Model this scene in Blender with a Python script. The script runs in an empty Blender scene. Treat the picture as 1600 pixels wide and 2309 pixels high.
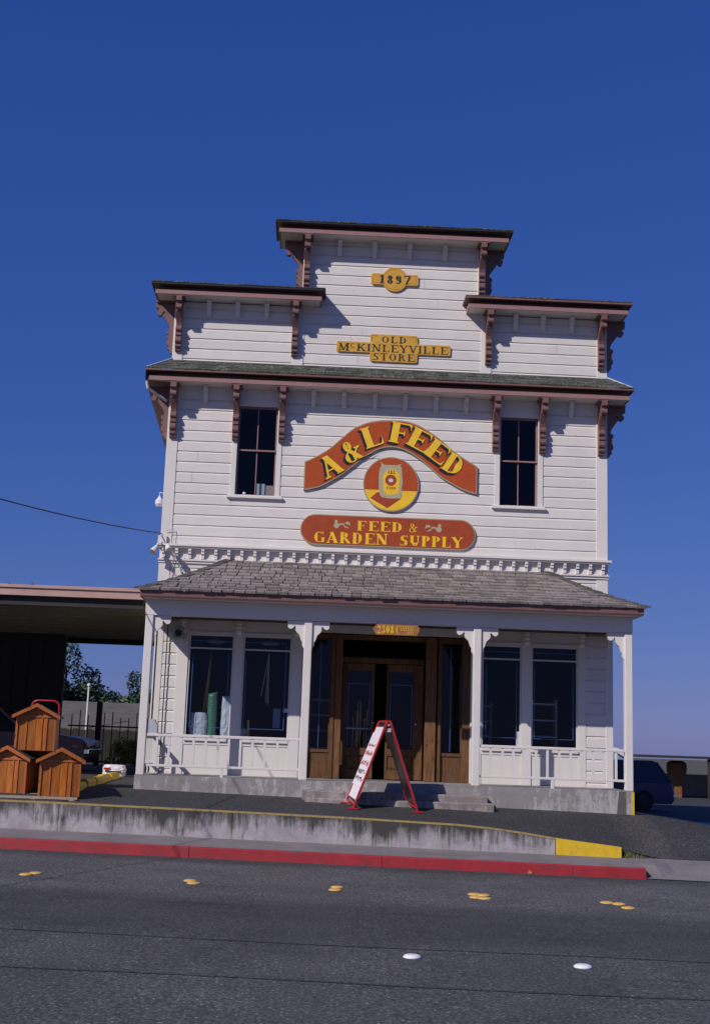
import bpy, bmesh, math, random
from mathutils import Vector, Matrix
random.seed(7)
rad=math.radians
SC=bpy.context.scene
COL=SC.collection
# ---------------------------------------------------------------- camera
F,PITCH,YAW,ROLL=2800.0,0.18741887,0.03238345,0.03436335
cy,sy=math.cos(YAW),math.sin(YAW)
f=Vector((sy*math.cos(PITCH),cy*math.cos(PITCH),math.sin(PITCH)))
r=Vector((cy,-sy,0)); u=r.cross(f)
r2=r*math.cos(ROLL)+u*math.sin(ROLL); u2=-r*math.sin(ROLL)+u*math.cos(ROLL)
cam=bpy.data.cameras.new('camera'); camo=bpy.data.objects.new('camera',cam); COL.objects.link(camo)
m=Matrix(((r2.x,u2.x,-f.x,0),(r2.y,u2.y,-f.y,0),(r2.z,u2.z,-f.z,1.6),(0,0,0,1)))
camo.matrix_world=m
cam.sensor_fit='VERTICAL'; cam.sensor_height=36.0; cam.sensor_width=24.9; cam.lens=F/2309.0*36.0
cam.clip_start=0.1; cam.clip_end=6000
SC.camera=camo
# ---------------------------------------------------------------- light
SUN=Vector((-1.05,-1.0,1.05)).normalized()      # towards the sun
elev=math.asin(SUN.z)
w=bpy.data.worlds.new('World'); SC.world=w; w.use_nodes=True
nt=w.node_tree; bg=nt.nodes['Background']
sky=nt.nodes.new('ShaderNodeTexSky'); sky.sky_type='NISHITA'; sky.sun_disc=False
sky.sun_elevation=elev; sky.sun_rotation=math.atan2(SUN.x,SUN.y)
sky.air_density=1.0; sky.dust_density=0.3; sky.ozone_density=3.5; sky.altitude=0
# response of the slide film: per-channel contrast and gain on the sky's own colours
se_=nt.nodes.new('ShaderNodeSeparateColor'); cb_=nt.nodes.new('ShaderNodeCombineColor'); nt.links.new(sky.outputs[0],se_.inputs[0])
for i,(e_,k_) in enumerate(((1.0,.325),(.72,.635),(.481,2.3))):
    p_=nt.nodes.new('ShaderNodeMath'); p_.operation='POWER'; p_.inputs[1].default_value=e_; nt.links.new(se_.outputs[i],p_.inputs[0])
    m_=nt.nodes.new('ShaderNodeMath'); m_.operation='MULTIPLY'; m_.inputs[1].default_value=k_; nt.links.new(p_.outputs[0],m_.inputs[0]); nt.links.new(m_.outputs[0],cb_.inputs[i])
nt.links.new(cb_.outputs[0],bg.inputs[0]); bg.inputs[1].default_value=0.075
sl=bpy.data.lights.new('sun','SUN'); sl.energy=3.8; sl.angle=rad(0.5); sl.color=(1.0,0.93,0.87)
so=bpy.data.objects.new('sun',sl); COL.objects.link(so)
so.rotation_euler=SUN.to_track_quat('Z','Y').to_euler(); so.location=(-20,-20,25)
SC.view_settings.view_transform='Standard'; SC.view_settings.look='None'
SC.view_settings.exposure=0.0; SC.view_settings.gamma=1.0; SC.view_settings.use_curve_mapping=False
SC.cycles.max_bounces=8; SC.cycles.transparent_max_bounces=12

# ---------------------------------------------------------------- materials
class NT:
    def __init__(s,name):
        s.m=bpy.data.materials.new(name); s.m.use_nodes=True; s.t=s.m.node_tree
        s.b=s.t.nodes['Principled BSDF']; s.out=s.t.nodes['Material Output']; s._c=None
    def n(s,ty,**k):
        o=s.t.nodes.new(ty)
        for a,b in k.items(): setattr(o,a,b)
        return o
    def l(s,a,b): s.t.links.new(a,b)
    def coord(s,sc=(1,1,1)):
        if s._c is None: s._c=s.n('ShaderNodeTexCoord')
        mp=s.n('ShaderNodeMapping'); mp.inputs['Scale'].default_value=sc
        s.l(s._c.outputs['Object'],mp.inputs[0]); return mp.outputs[0]
    def noise(s,scale,sc=(1,1,1),detail=6,rough=.6):
        o=s.n('ShaderNodeTexNoise'); o.inputs['Scale'].default_value=scale; o.inputs['Detail'].default_value=detail
        o.inputs['Roughness'].default_value=rough; s.l(s.coord(sc),o.inputs['Vector']); return o.outputs[0]
    def ramp(s,fac,pts):
        o=s.n('ShaderNodeValToRGB'); e=o.color_ramp.elements
        while len(e)<len(pts): e.new(.5)
        for i,(p,c) in enumerate(pts):
            e[i].position=p; e[i].color=(c if len(c)==4 else (*c,1)) if hasattr(c,'__len__') else (c,c,c,1)
        s.l(fac,o.inputs[0]); return o.outputs[0]
    def mix(s,fac,a,b,mode='MIX'):
        o=s.n('ShaderNodeMix',data_type='RGBA',blend_type=mode)
        for i,v in ((0,fac),(6,a),(7,b)):
            if hasattr(v,'is_linked') or hasattr(v,'links'): s.l(v,o.inputs[i])
            elif isinstance(v,(int,float)) : o.inputs[i].default_value=v if i==0 else (v,v,v,1)
            else: o.inputs[i].default_value=(*v,1) if len(v)==3 else v
        return o.outputs[2]
    def bump(s,h,strength=.3,dist=.01):
        o=s.n('ShaderNodeBump'); o.inputs['Strength'].default_value=strength; o.inputs['Distance'].default_value=dist
        s.l(h,o.inputs['Height']); s.l(o.outputs[0],s.b.inputs['Normal'])
    def col(s,c):
        if hasattr(c,'links'): s.l(c,s.b.inputs['Base Color'])
        else: s.b.inputs['Base Color'].default_value=(*c,1)
    def rough(s,v): s.b.inputs['Roughness'].default_value=v
MATS={}
def paint(name,c,var=.12,scale=3,rough=.55,dirt=None,bump=.12,bs=60,island=0):
    if name in MATS: return MATS[name]
    M=NT(name)
    n1=M.noise(scale,detail=8,rough=.65)
    k=M.ramp(n1,[(.3,tuple(x*(1-var) for x in c)),(.7,tuple(min(1,x*(1+var*.6)) for x in c))])
    if dirt:
        n2=M.noise(dirt[1],sc=dirt[3] if len(dirt)>3 else (1,1,.25),detail=8,rough=.7)
        d=M.ramp(n2,[(dirt[2],0.),(min(1,dirt[2]+.14),1.)])
        k=M.mix(d,k,dirt[0])
    if island:
        g=M.n('ShaderNodeNewGeometry'); rr=M.ramp(g.outputs['Random Per Island'],[(0,1-island),(1,1+island*.4)])
        k=M.mix(1.0,k,rr,'MULTIPLY')
    M.col(k); M.rough(rough)
    if bump: M.bump(M.noise(bs,detail=3),bump,.004)
    MATS[name]=M.m; return M.m
WHITE=paint('white_paint',(.685,.645,.605),.08,1.6,.55,dirt=((.46,.42,.40),6,.63,(1,1,.3)),bump=.15,island=.03)
TRIM=paint('trim_paint',(.69,.65,.61),.05,2.2,.5,dirt=((.48,.42,.42),9,.68),bump=.08)
MAROON=paint('maroon_paint',(.190,.097,.088),.15,6,.45,bump=.1)
PINK=paint('rose_paint',(.31,.172,.165),.12,5,.45,bump=.1)
GOLD=paint('gold_board',(.62,.33,.035),.2,6,.7,dirt=((.42,.24,.05),12,.6,(1,1,.6)),bump=.15)
YEL=paint('yellow_letter',(.84,.52,.02),.14,9,.7,dirt=((.62,.38,.04),14,.62,(1,1,1)),bump=.1)
RUST=paint('rust_board',(.41,.060,.006),.16,7,.8,dirt=((.30,.07,.03),11,.64,(1,1,.5)),bump=.15,bs=30)
RUST2=paint('brick_red_board',(.345,.050,.012),.16,6,.8,dirt=((.25,.07,.04),10,.62,(1,1,.5)),bump=.15,bs=30)
BORD=paint('sign_border',(.36,.31,.20),.1,12,.5,bump=0)
BLACK=paint('black_paint',(.018,.018,.02),.1,5,.4,bump=0)
GREYG=paint('grey_green',(.42,.38,.24),.1,20,.6,bump=0)
INK=paint('dark_lettering',(.03,.028,.02),.1,5,.5,bump=0)
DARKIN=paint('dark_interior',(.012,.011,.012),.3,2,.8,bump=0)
ROADY=paint('yellow_ceramic',(.66,.40,.10),.1,30,.35,bump=0)
ROADW=paint('white_ceramic',(.78,.76,.78),.05,30,.3,bump=0)
KRED=paint('red_kerb_paint',(.33,.020,.028),.2,5,.55,dirt=((.13,.05,.05),9,.54,(.45,1,1.4)),bump=.5,bs=60)
KYEL=paint('yellow_kerb_paint',(.72,.47,.02),.15,6,.55,dirt=((.24,.19,.12),13,.58,(1,1,1)),bump=.5,bs=50)
KYT=paint('worn_yellow_edge',(.40,.28,.09),.3,9,.7,dirt=((.13,.12,.09),9,.50,(1,1,1)),bump=.3)
SIGNRED=paint('red_metal_paint',(.42,.018,.022),.1,9,.35,bump=0)
SIGNW=paint('whiteboard',(.74,.70,.74),.06,7,.4,bump=0)
METAL=paint('dull_metal',(.45,.46,.48),.1,9,.35,bump=0)
CHROME=paint('chrome',(.75,.75,.78),.05,9,.15,bump=0); CHROME.node_tree.nodes['Principled BSDF'].inputs['Metallic'].default_value=1
RUBBER=paint('rubber',(.02,.02,.02),.1,9,.8,bump=0)
DKROOF=paint('dark_tar_paper',(.035,.034,.038),.3,20,.85,bump=.4)
CANW=paint('carport_beige',(.20,.18,.13),.2,4,.7,bump=.1)
CANF=paint('carport_fascia',(.46,.29,.25),.15,4,.6,bump=.1)
IRON=paint('black_iron',(.012,.012,.013),.1,8,.5,bump=0)
GREENM=paint('green_plastic_mesh',(.06,.17,.11),.2,12,.35,bump=0)
BAGW=paint('white_plastic_sack',(.50,.54,.58),.06,5,.4,bump=.3,bs=12)
BLUELINE=paint('blue_pane_line',(.10,.20,.52),.2,30,.3,bump=0)  # blue of the thin lines on the shop and door panes
BLUECAR=paint('dark_blue_car_paint',(.016,.026,.085),.06,5,.25,bump=0)
PALEBLUE=paint('pale_blue_paint',(.22,.32,.50),.06,5,.3,bump=0)
BROWNCAR=paint('maroon_car_paint',(.085,.035,.03),.08,5,.3,bump=0)
DKFENCE=paint('weathered_boards',(.022,.018,.015),.3,4,.8,bump=.3,island=.3)
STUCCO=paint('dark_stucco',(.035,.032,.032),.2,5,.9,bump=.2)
ORANGE=paint('orange_paint',(.45,.14,.03),.2,5,.5,bump=0)
TAN=paint('tan_wood',(.60,.38,.12),.15,20,.5,bump=0)

def wood(name,c1,c2,sc=(9,9,.9),island=.35,rough=.5):
    M=NT(name)
    n1=M.noise(4,sc=sc,detail=8,rough=.65)
    k=M.ramp(n1,[(.30,c1),(.72,c2)])
    if island:
        g=M.n('ShaderNodeNewGeometry'); rr=M.ramp(g.outputs['Random Per Island'],[(0,1-island),(1,1.15)])
        k=M.mix(1.0,k,rr,'MULTIPLY')
    kn=M.n('ShaderNodeTexVoronoi'); kn.inputs['Scale'].default_value=5; M.l(M.coord((1,1,.8)),kn.inputs['Vector']); k=M.mix(M.ramp(kn.outputs['Distance'],[(.05,.75),(.14,0.)]),k,tuple(c*.3 for c in c1))
    M.col(k); M.rough(rough); M.bump(n1,.25,.004); return M.m
CEDAR=wood('stained_cedar',(.27,.060,.005),(.60,.20,.018),island=.6)
CEDART=wood('cedar_trim',(.32,.075,.012),(.48,.15,.03),island=.15)
OAK=wood('weathered_oak',(.072,.031,.010),(.235,.110,.040),island=.4,rough=.85)
GREYW=wood('grey_timber',(.26,.20,.16),(.42,.34,.29),island=.2,rough=.8)

def m_shake():
    M=NT('cedar_shakes'); n1=M.noise(5,sc=(8,1,1),detail=8)
    k=M.ramp(n1,[(.25,(.15,.12,.112)),(.75,(.33,.285,.27))])
    g=M.n('ShaderNodeNewGeometry'); rr=M.ramp(g.outputs['Random Per Island'],[(0,.68),(.5,.97),(1,1.16)])
    k=M.mix(1.0,k,rr,'MULTIPLY')
    n2=M.noise(1.4,detail=5); d=M.ramp(n2,[(.55,0.),(.75,1.)]); k=M.mix(d,k,M.mix(1.0,k,(.7,.72,.62),'MULTIPLY'))
    M.col(k); M.rough(.85); M.bump(n1,.5,.006); return M.m
SHAKE=m_shake()
def m_green():
    M=NT('mossy_green_shingles'); n1=M.noise(26,detail=6)
    k=M.ramp(n1,[(.34,(.018,.022,.019)),(.52,(.060,.070,.055)),(.66,(.20,.20,.16))])
    n2=M.noise(3,sc=(1,1,1)); k=M.mix(M.ramp(n2,[(.4,0.),(.7,.6)]),k,(.045,.05,.042))
    g=M.n('ShaderNodeNewGeometry'); rr=M.ramp(g.outputs['Random Per Island'],[(0,.6),(1,1.4)])
    k=M.mix(1.0,k,rr,'MULTIPLY')
    M.col(k); M.rough(.95); M.bump(n1,.6,.01); return M.m
GREEN=m_green()
def m_asphalt(name,base,bands=False,spk=1.0):
    M=NT(name)
    fine=M.noise(36,detail=4,rough=.9)
    k=M.ramp(fine,[(.36,tuple(c*.22 for c in base)),(.50,tuple(c*.85 for c in base)),(.64,tuple(c*2.9 for c in base))])
    v=M.n('ShaderNodeTexVoronoi'); v.inputs['Scale'].default_value=26; M.l(M.coord(),v.inputs['Vector'])
    sep=M.n('ShaderNodeSeparateColor'); M.l(v.outputs['Color'],sep.inputs[0])
    dsp=M.ramp(v.outputs['Distance'],[(.10,1.),(.30,0.)]); sel=M.ramp(sep.outputs[0],[(.70,0.),(.90,1.)])
    sp=M.mix(1.0,dsp,sel,'MULTIPLY'); sp2=M.mix(1.0,sp,(.75*spk,)*3,'MULTIPLY')
    k=M.mix(sp2,k,(.42,.38,.38))
    big=M.noise(.8,detail=8,rough=.6); k=M.mix(1.0,k,M.ramp(big,[(.3,.70),(.7,1.15)]),'MULTIPLY')
    oil=M.noise(.55,sc=(.6,2.2,1),detail=9,rough=.7); k=M.mix(1.0,k,M.ramp(oil,[(.56,1.),(.68,.62)]),'MULTIPLY')
    if bands:
        co=M.n('ShaderNodeSeparateXYZ'); M.l(M.coord(),co.inputs[0])
        wob=M.noise(.35,detail=4); ad=M.n('ShaderNodeMath',operation='MULTIPLY_ADD'); ad.inputs[1].default_value=.25
        M.l(wob,ad.inputs[0]); M.l(co.outputs[1],ad.inputs[2])
        mr=M.n('ShaderNodeMapRange'); mr.inputs[1].default_value=7.0; mr.inputs[2].default_value=18.1; M.l(ad.outputs[0],mr.inputs[0])
        def P(y): return max(0,min(1,(y+.125-7.0)/11.1))
        # worn wheel paths, oil lanes, and the kerb's shadow line darkened along the gutter
        bd=M.ramp(mr.outputs[0],[(P(8.4),.98),(P(9.6),.95),(P(10.6),.90),(P(11.3),.66),(P(12.4),.62),(P(13.3),.74),(P(13.9),1.18),(P(15.6),1.25),(P(16.9),1.2),(P(17.5),.72)])
        k=M.mix(1.0,k,bd,'MULTIPLY')
    M.col(k); M.rough(.9); M.bump(fine,.7,.006); return M.m
ROADM=m_asphalt('road_asphalt',(.069,.068,.069),True,1.3)
LOTM=m_asphalt('lot_asphalt',(.036,.035,.038),False,.5)
TARM=m_asphalt('tar_seal',(.042,.041,.046),False,.25)
def m_conc(name,base,streak=0,dark=(.05,.05,.045)):
    M=NT(name); n1=M.noise(2.2,detail=9,rough=.65); n2=M.noise(60,detail=3)
    k=M.ramp(n1,[(.28,tuple(c*.72 for c in base)),(.72,tuple(c*1.15 for c in base))])
    k=M.mix(1.0,k,M.ramp(n2,[(.3,.85),(.7,1.1)]),'MULTIPLY')
    if streak:
        s1=M.noise(3.2,sc=(2.6,1,.45),detail=10,rough=.72); s2=M.noise(1.1,sc=(1,1,1.6),detail=8,rough=.7)
        co=M.n('ShaderNodeSeparateXYZ'); M.l(M.coord(),co.inputs[0])
        ad=M.n('ShaderNodeMath',operation='MULTIPLY_ADD'); ad.inputs[1].default_value=streak; M.l(co.outputs[2],ad.inputs[0])
        su=M.n('ShaderNodeMath',operation='ADD'); M.l(s1,su.inputs[0]); M.l(s2,su.inputs[1]); M.l(su.outputs[0],ad.inputs[2])
        d=M.ramp(ad.outputs[0],[(.92,0.),(1.0,.55),(1.14,1.)]) if streak else None
        k=M.mix(d,k,M.mix(.5,dark,k,'MIX')); k=M.mix(M.ramp(ad.outputs[0],[(1.05,0.),(1.2,1.)]),k,dark)
    M.col(k); M.rough(.85); M.bump(n2,.4,.006); return M.m
def m_wallconc():
    M=NT('stained_concrete')
    n1=M.noise(3,detail=9,rough=.7); k=M.ramp(n1,[(.3,(.26,.235,.25)),(.7,(.50,.45,.48))])
    co=M.n('ShaderNodeSeparateXYZ'); M.l(M.coord(),co.inputs[0])
    # height above the foot of the wall (object origin lies on its foot, which falls to the right)
    hh=M.n('ShaderNodeMath',operation='MULTIPLY_ADD'); hh.inputs[1].default_value=.018
    M.l(co.outputs[0],hh.inputs[0]); M.l(co.outputs[2],hh.inputs[2])
    s1=M.noise(4.5,sc=(2.4,1,.30),detail=10,rough=.75)
    s2=M.noise(1.3,sc=(1,1,1),detail=6,rough=.6)
    a=M.n('ShaderNodeMath',operation='ADD'); M.l(s1,a.inputs[0]); M.l(s2,a.inputs[1])
    b=M.n('ShaderNodeMath',operation='MULTIPLY_ADD'); b.inputs[1].default_value=.90; M.l(hh.outputs[0],b.inputs[0]); M.l(a.outputs[0],b.inputs[2])
    half=M.n('ShaderNodeMath',operation='MULTIPLY'); half.inputs[1].default_value=.5; M.l(b.outputs[0],half.inputs[0])
    d=M.ramp(half.outputs[0],[(.545,0.),(.60,.55),(.67,1.)])
    k=M.mix(d,k,(.050,.050,.046))
    fn=M.noise(70,detail=3); k=M.mix(1.0,k,M.ramp(fn,[(.3,.75),(.7,1.15)]),'MULTIPLY')
    M.col(k); M.rough(.9); M.bump(fn,.5,.008); return M.m
WALLC=m_wallconc()
CONC=m_conc('concrete_walk',(.215,.19,.19)); 
PLATC=m_conc('weathered_platform_concrete',(.44,.41,.41),.30,(.10,.095,.085))
STEPC=m_conc('worn_step_concrete',(.36,.31,.30),.5,(.10,.085,.075))
LIGHTC=m_conc('pale_driveway_concrete',(.30,.265,.26))

def m_glass(name,tint=(.90,.92,.95),k=.06):
    M=NT(name); M.t.nodes.remove(M.b)
    tr=M.n('ShaderNodeBsdfTransparent'); tr.inputs[0].default_value=(*tint,1)
    gl=M.n('ShaderNodeBsdfGlossy'); gl.inputs['Roughness'].default_value=.02; gl.inputs[0].default_value=(.9,.92,1,1)
    fr=M.n('ShaderNodeFresnel'); fr.inputs[0].default_value=1.36
    mx=M.n('ShaderNodeMixShader'); ge=M.n('ShaderNodeNewGeometry'); iv=M.n('ShaderNodeMath',operation='SUBTRACT'); iv.inputs[0].default_value=1.0; M.l(ge.outputs['Backfacing'],iv.inputs[1]); ml=M.n('ShaderNodeMath',operation='MULTIPLY'); M.l(fr.outputs[0],ml.inputs[0]); M.l(iv.outputs[0],ml.inputs[1]); M.l(ml.outputs[0],mx.inputs[0]); M.l(tr.outputs[0],mx.inputs[1]); M.l(gl.outputs[0],mx.inputs[2])
    M.l(mx.outputs[0],M.out.inputs[0]); return M.m
GLASS=m_glass('window_glass')
def m_leaf(name,c1,c2):
    M=NT(name); g=M.n('ShaderNodeNewGeometry')
    k=M.ramp(g.outputs['Random Per Island'],[(0,c1),(.7,c2),(1,tuple(x*1.8 for x in c2))])
    M.col(k); M.rough(.7)
    return M.m
LEAF=m_leaf('dark_foliage',(.012,.026,.012),(.035,.065,.028))
LEAF2=m_leaf('mid_foliage',(.02,.04,.018),(.05,.09,.04))
LEAFY=m_leaf('yellow_green_foliage',(.08,.09,.02),(.20,.21,.05))
BARK=paint('bark',(.06,.045,.035),.3,12,.9,bump=.5)

# ---------------------------------------------------------------- mesh helpers
class MB:
    def __init__(s): s.v=[]; s.f=[]; s.fm=[]; s.cm=0
    def add(s,vs,fs):
        n=len(s.v); s.v+=[tuple(p) for p in vs]; s.f+=[tuple(n+i for i in q) for q in fs]; s.fm+=[s.cm]*len(fs); return s
    def box(s,x0,x1,y0,y1,z0,z1):
        return s.add([(x0,y0,z0),(x1,y0,z0),(x1,y1,z0),(x0,y1,z0),(x0,y0,z1),(x1,y0,z1),(x1,y1,z1),(x0,y1,z1)],
              [(0,3,2,1),(4,5,6,7),(0,1,5,4),(1,2,6,5),(2,3,7,6),(3,0,4,7)])
    def prism(s,pts,fn,a,b):
        """pts: 2-D outline, fn(p,q,t)->xyz, t from a to b"""
        n=len(pts); vs=[fn(p,q,a) for p,q in pts]+[fn(p,q,b) for p,q in pts]
        fs=[tuple(range(n-1,-1,-1)),tuple(range(n,2*n))]+[(i,(i+1)%n,n+(i+1)%n,n+i) for i in range(n)]
        return s.add(vs,fs)
    def tube(s,path,rr,k=8,closed_ends=True):
        path=[Vector(p) for p in path]; n=len(path)
        rs=rr if hasattr(rr,'__len__') else [rr]*n
        vs=[];prev=None
        for i,p in enumerate(path):
            d=(path[min(i+1,n-1)]-path[max(i-1,0)]).normalized()
            if prev is None:
                a=Vector((0,0,1)) if abs(d.z)<.9 else Vector((1,0,0)); a=(a-d*a.dot(d)).normalized()
            else: a=(prev-d*prev.dot(d)).normalized()
            prev=a; b=d.cross(a)
            for j in range(k):
                t=2*math.pi*j/k; vs.append(p+(a*math.cos(t)+b*math.sin(t))*rs[i])
        fs=[(i*k+j,i*k+(j+1)%k,(i+1)*k+(j+1)%k,(i+1)*k+j) for i in range(n-1) for j in range(k)]
        if closed_ends: fs+=[tuple(range(k-1,-1,-1)),tuple(range((n-1)*k,n*k))]
        return s.add(vs,fs)
    def lathe(s,prof,c,k=20):
        vs=[];n=len(prof)
        for (rr,z) in prof:
            for j in range(k):
                t=2*math.pi*j/k; vs.append((c[0]+rr*math.cos(t),c[1]+rr*math.sin(t),c[2]+z))
        fs=[(i*k+j,i*k+(j+1)%k,(i+1)*k+(j+1)%k,(i+1)*k+j) for i in range(n-1) for j in range(k)]
        fs+=[tuple(range(k-1,-1,-1)),tuple(range((n-1)*k,n*k))]
        return s.add(vs,fs)
def worigin(o):
    p=Vector((0,0,0))
    while o is not None: p+=Vector(o.location); o=o.parent
    return p
def obj(name,mb,mat,parent=None,smooth=False,bevel=0,origin=None,fix=True):
    """one mesh object; mb in world metres, shifted to the origin of what carries it"""
    me=bpy.data.meshes.new(name)
    base=worigin(parent) if parent is not None else Vector((0,0,0))
    org=Vector(origin) if origin is not None else base
    me.from_pydata([tuple(Vector(v)-org) for v in mb.v],[],mb.f)
    mats=mat if isinstance(mat,(list,tuple)) else [mat]
    for q in mats: me.materials.append(q)
    if len(mats)>1: me.polygons.foreach_set('material_index',mb.fm)
    if fix:
        b=bmesh.new(); b.from_mesh(me); bmesh.ops.recalc_face_normals(b,faces=b.faces); b.to_mesh(me); b.free()
    if smooth: me.polygons.foreach_set('use_smooth',[True]*len(me.polygons))
    o=bpy.data.objects.new(name,me); COL.objects.link(o)
    if parent is not None: o.parent=parent; o.location=org-base
    else: o.location=org
    if bevel:
        bv=o.modifiers.new('bevel','BEVEL'); bv.width=bevel; bv.segments=2; bv.limit_method='ANGLE'
    return o
def split(name,mb,mat,parent,**k):
    """every connected piece of mb becomes a part of its own"""
    n=len(mb.v); up=list(range(n))
    def fd(a):
        while up[a]!=a: up[a]=up[up[a]]; a=up[a]
        return a
    for q in mb.f:
        for a in q[1:]: up[fd(a)]=fd(q[0])
    gr={}
    for q in mb.f: gr.setdefault(fd(q[0]),[]).append(q)
    out=[]
    for fs in gr.values():
        ids=sorted({i for q in fs for i in q}); mp_={i:j for j,i in enumerate(ids)}
        b=MB(); b.add([mb.v[i] for i in ids],[tuple(mp_[i] for i in q) for q in fs]); out.append(obj(name,b,mat,parent,**k))
    return out
def tag(o,label=None,cat=None,group=None,kind=None):
    if label: o['label']=label
    if cat: o['category']=cat
    if group: o['group']=group
    if kind: o['kind']=kind
    return o
def thing(name,label,cat,loc,group=None):
    o=bpy.data.objects.new(name,None); o.empty_display_size=.2; COL.objects.link(o); o.location=loc
    return tag(o,label,cat,group)
def single(name,mb,mat,label,cat,loc,group=None,**k):
    return tag(obj(name,mb,mat,None,origin=loc,**k),label,cat,group)
def dup(o,loc=None,parent='same',rot=None,scale=None):
    c=o.copy(); COL.objects.link(c)
    if parent!='same': c.parent=parent
    if loc is not None: c.location=loc
    if rot is not None: c.rotation_euler=rot
    if scale is not None: c.scale=scale
    for ch in list(o.children):
        dup(ch,parent=c)
    return c

# ================================================================= ground
def lerp(a,b,t): return a+(b-a)*t
def interp(x,pts):
    if x<=pts[0][0]: return pts[0][1]
    for (a,va),(b,vb) in zip(pts,pts[1:]):
        if x<=b: return lerp(va,vb,(x-a)/(b-a))
    return pts[-1][1]
def sm(t): t=max(0,min(1,t)); return t*t*(3-2*t)
G=-.016
WT=[(-12,.72),(-4.05,.655),(-1.67,.615),(.77,.565),(2.43,.515),(3.1,.46),(3.83,.36),(4.79,.262),(5.05,.16),(5.6,.085),(6.6,.06)]
def walkz(x,y): return .15+G*x+.03*(y-17.9)
def wallbot(x): return walkz(x,19.1)
def pb(x):
    if x<-2.77: return .82+.004*(-2.77-x)*0
    if x<=5.43: return .82-.0183*(x+2.77)
    return lerp(.67,.12,sm((x-5.43)/4.0))
def lotz(x,y):
    a=interp(x,WT)-.012
    if x>5.6: a=max(walkz(x,19.15)+.004,a)
    b=pb(x)
    if y<=20.9: return lerp(a,b,sm((y-19.2)/1.7)*.35+.65*max(0,(y-19.2)/1.7))
    return b+ (0.012*min(y-20.9,8) if x<-2 else 0) - (.0 if x<5 else min(.10,.008*(y-20.9)))
def grid(xs,ys,zf,mb=None):
    mb=mb or MB(); nx=len(xs)
    vs=[(x,y,zf(x,y)) for y in ys for x in xs]
    fs=[(j*nx+i,j*nx+i+1,(j+1)*nx+i+1,(j+1)*nx+i) for j in range(len(ys)-1) for i in range(nx-1)]
    return mb.add(vs,fs)
def rng(a,b,n): return [a+(b-a)*i/n for i in range(n+1)]
far=MB(); far.add([(-3000,-60,-1.6),(3000,-60,-1.6),(3000,5000,-1.6),(-3000,5000,-1.6)],[(0,1,2,3)])
tag(obj('ground',far,m_conc('dry_ground',(.10,.09,.06)),fix=False),kind='structure')
def roadz(x,y): return G*x
road=grid([-60,-20,-8,-4,0,4,8,20,60],[-6,0,6,10,14,17.9],roadz)
tag(obj('road',road,ROADM,fix=False),kind='structure')
walk=grid(rng(-30,4.85,24),rng(18.02,19.14,6),walkz)
walk2=grid([4.85,5.1,5.4,5.8,6.4,8,12,30],[17.9,18.02,18.4,18.8,19.22],lambda x,y: lerp(G*x+.012,walkz(x,y),sm((y-17.9)/1.2) if x>5.2 else sm((y-17.9)/.5)))
walk.add(walk2.v,walk2.f)
tag(obj('pavement',walk,CONC,fix=False),kind='structure')
# kerb: an extruded profile with the red face, joint by joint
K=MB()
joints=[-30,-24,-18,-12,-6.9,-4.23,-1.56,1.12,3.8,4.84]
for a,b in zip(joints,joints[1:]):
    g=.004
    prof=[(17.88,-.10),(17.90,.13),(17.915,.146),(17.94,.15),(18.03,.1535),(18.03,-.10)]
    a1=a+g;b1=b-g
    n=len(prof)
    vs=[(a1,y,z+G*a1) for y,z in prof]+[(b1,y,z+G*b1) for y,z in prof]
    fs=[tuple(range(n-1,-1,-1)),tuple(range(n,2*n))]+[(i,(i+1)%n,n+(i+1)%n,n+i) for i in range(n)]
    k0=len(K.f); K.add(vs,fs)
    for q in (2,3,4): K.fm[k0+q]=1
tag(obj('kerb',K,[CONC,KRED]),kind='structure')
# parking lot height field
xs=sorted(set([-60,-40,-25,-16]+rng(-12,-2.8,14)+rng(-2.8,5.43,16)+rng(5.43,10,14)+[12,16,25,40,60]))
ys=sorted(set(rng(19.22,20.9,8)+rng(20.9,30,12)+[34,40,50,60,80]))
lot=grid(xs,ys,lotz); 
sk_=MB(); X_=[4.7,4.9,5.1,5.4,5.8,6.4,8,12,30]
lot.add([(x,19.22,lotz(x,19.22)) for x in X_]+[(x,19.16,lotz(x,19.22)-.25) for x in X_],[(i,i+1,len(X_)+i+1,len(X_)+i) for i in range(len(X_)-1)])
tag(obj('parking_lot',lot,LOTM,smooth=True,fix=False),kind='structure')
# pale driveway beside the lot, right
DY=[(6.2,25.2),(6.35,23.9),(6.6,23.1),(7.1,22.4),(8.0,21.9),(9.5,21.6),(14,21.5)]
dw=MB()
for (xa,ya),(xb,yb) in zip(DY,DY[1:]):
    n_=12; Ya=rng(ya,32,n_); Yb=rng(yb,32,n_)
    dw.add([(xa,q,lotz(xa,q)+.008) for q in Ya]+[(xb,q,lotz(xb,q)+.008) for q in Yb],[(i,n_+1+i,n_+2+i,i+1) for i in range(n_)])
tag(obj('driveway',dw,LIGHTC,fix=False),kind='structure')
# tar seams across the road
for yy,ww in ((10.72,.05),(9.06,.055),(14.55,.010),(13.0,.007)):
    T=MB(); nn=90; pts=[]
    for i in range(nn+1):
        x=-9+18*i/nn; o=.03*math.sin(x*1.3+yy)+random.uniform(-.006,.006); w2=ww*random.uniform(.6,1.1)
        pts.append((x,yy+o-.012*x-w2/2,yy+o-.012*x+w2/2))
    vs=[(x,a,G*x+.004) for x,a,b in pts]+[(x,b,G*x+.004) for x,a,b in pts]; n1=nn+1
    T.add(vs,[(i,i+1,n1+i+1,n1+i) for i in range(nn)])
    tag(obj('road_seam',T,TARM,fix=False),kind='structure')

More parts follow.
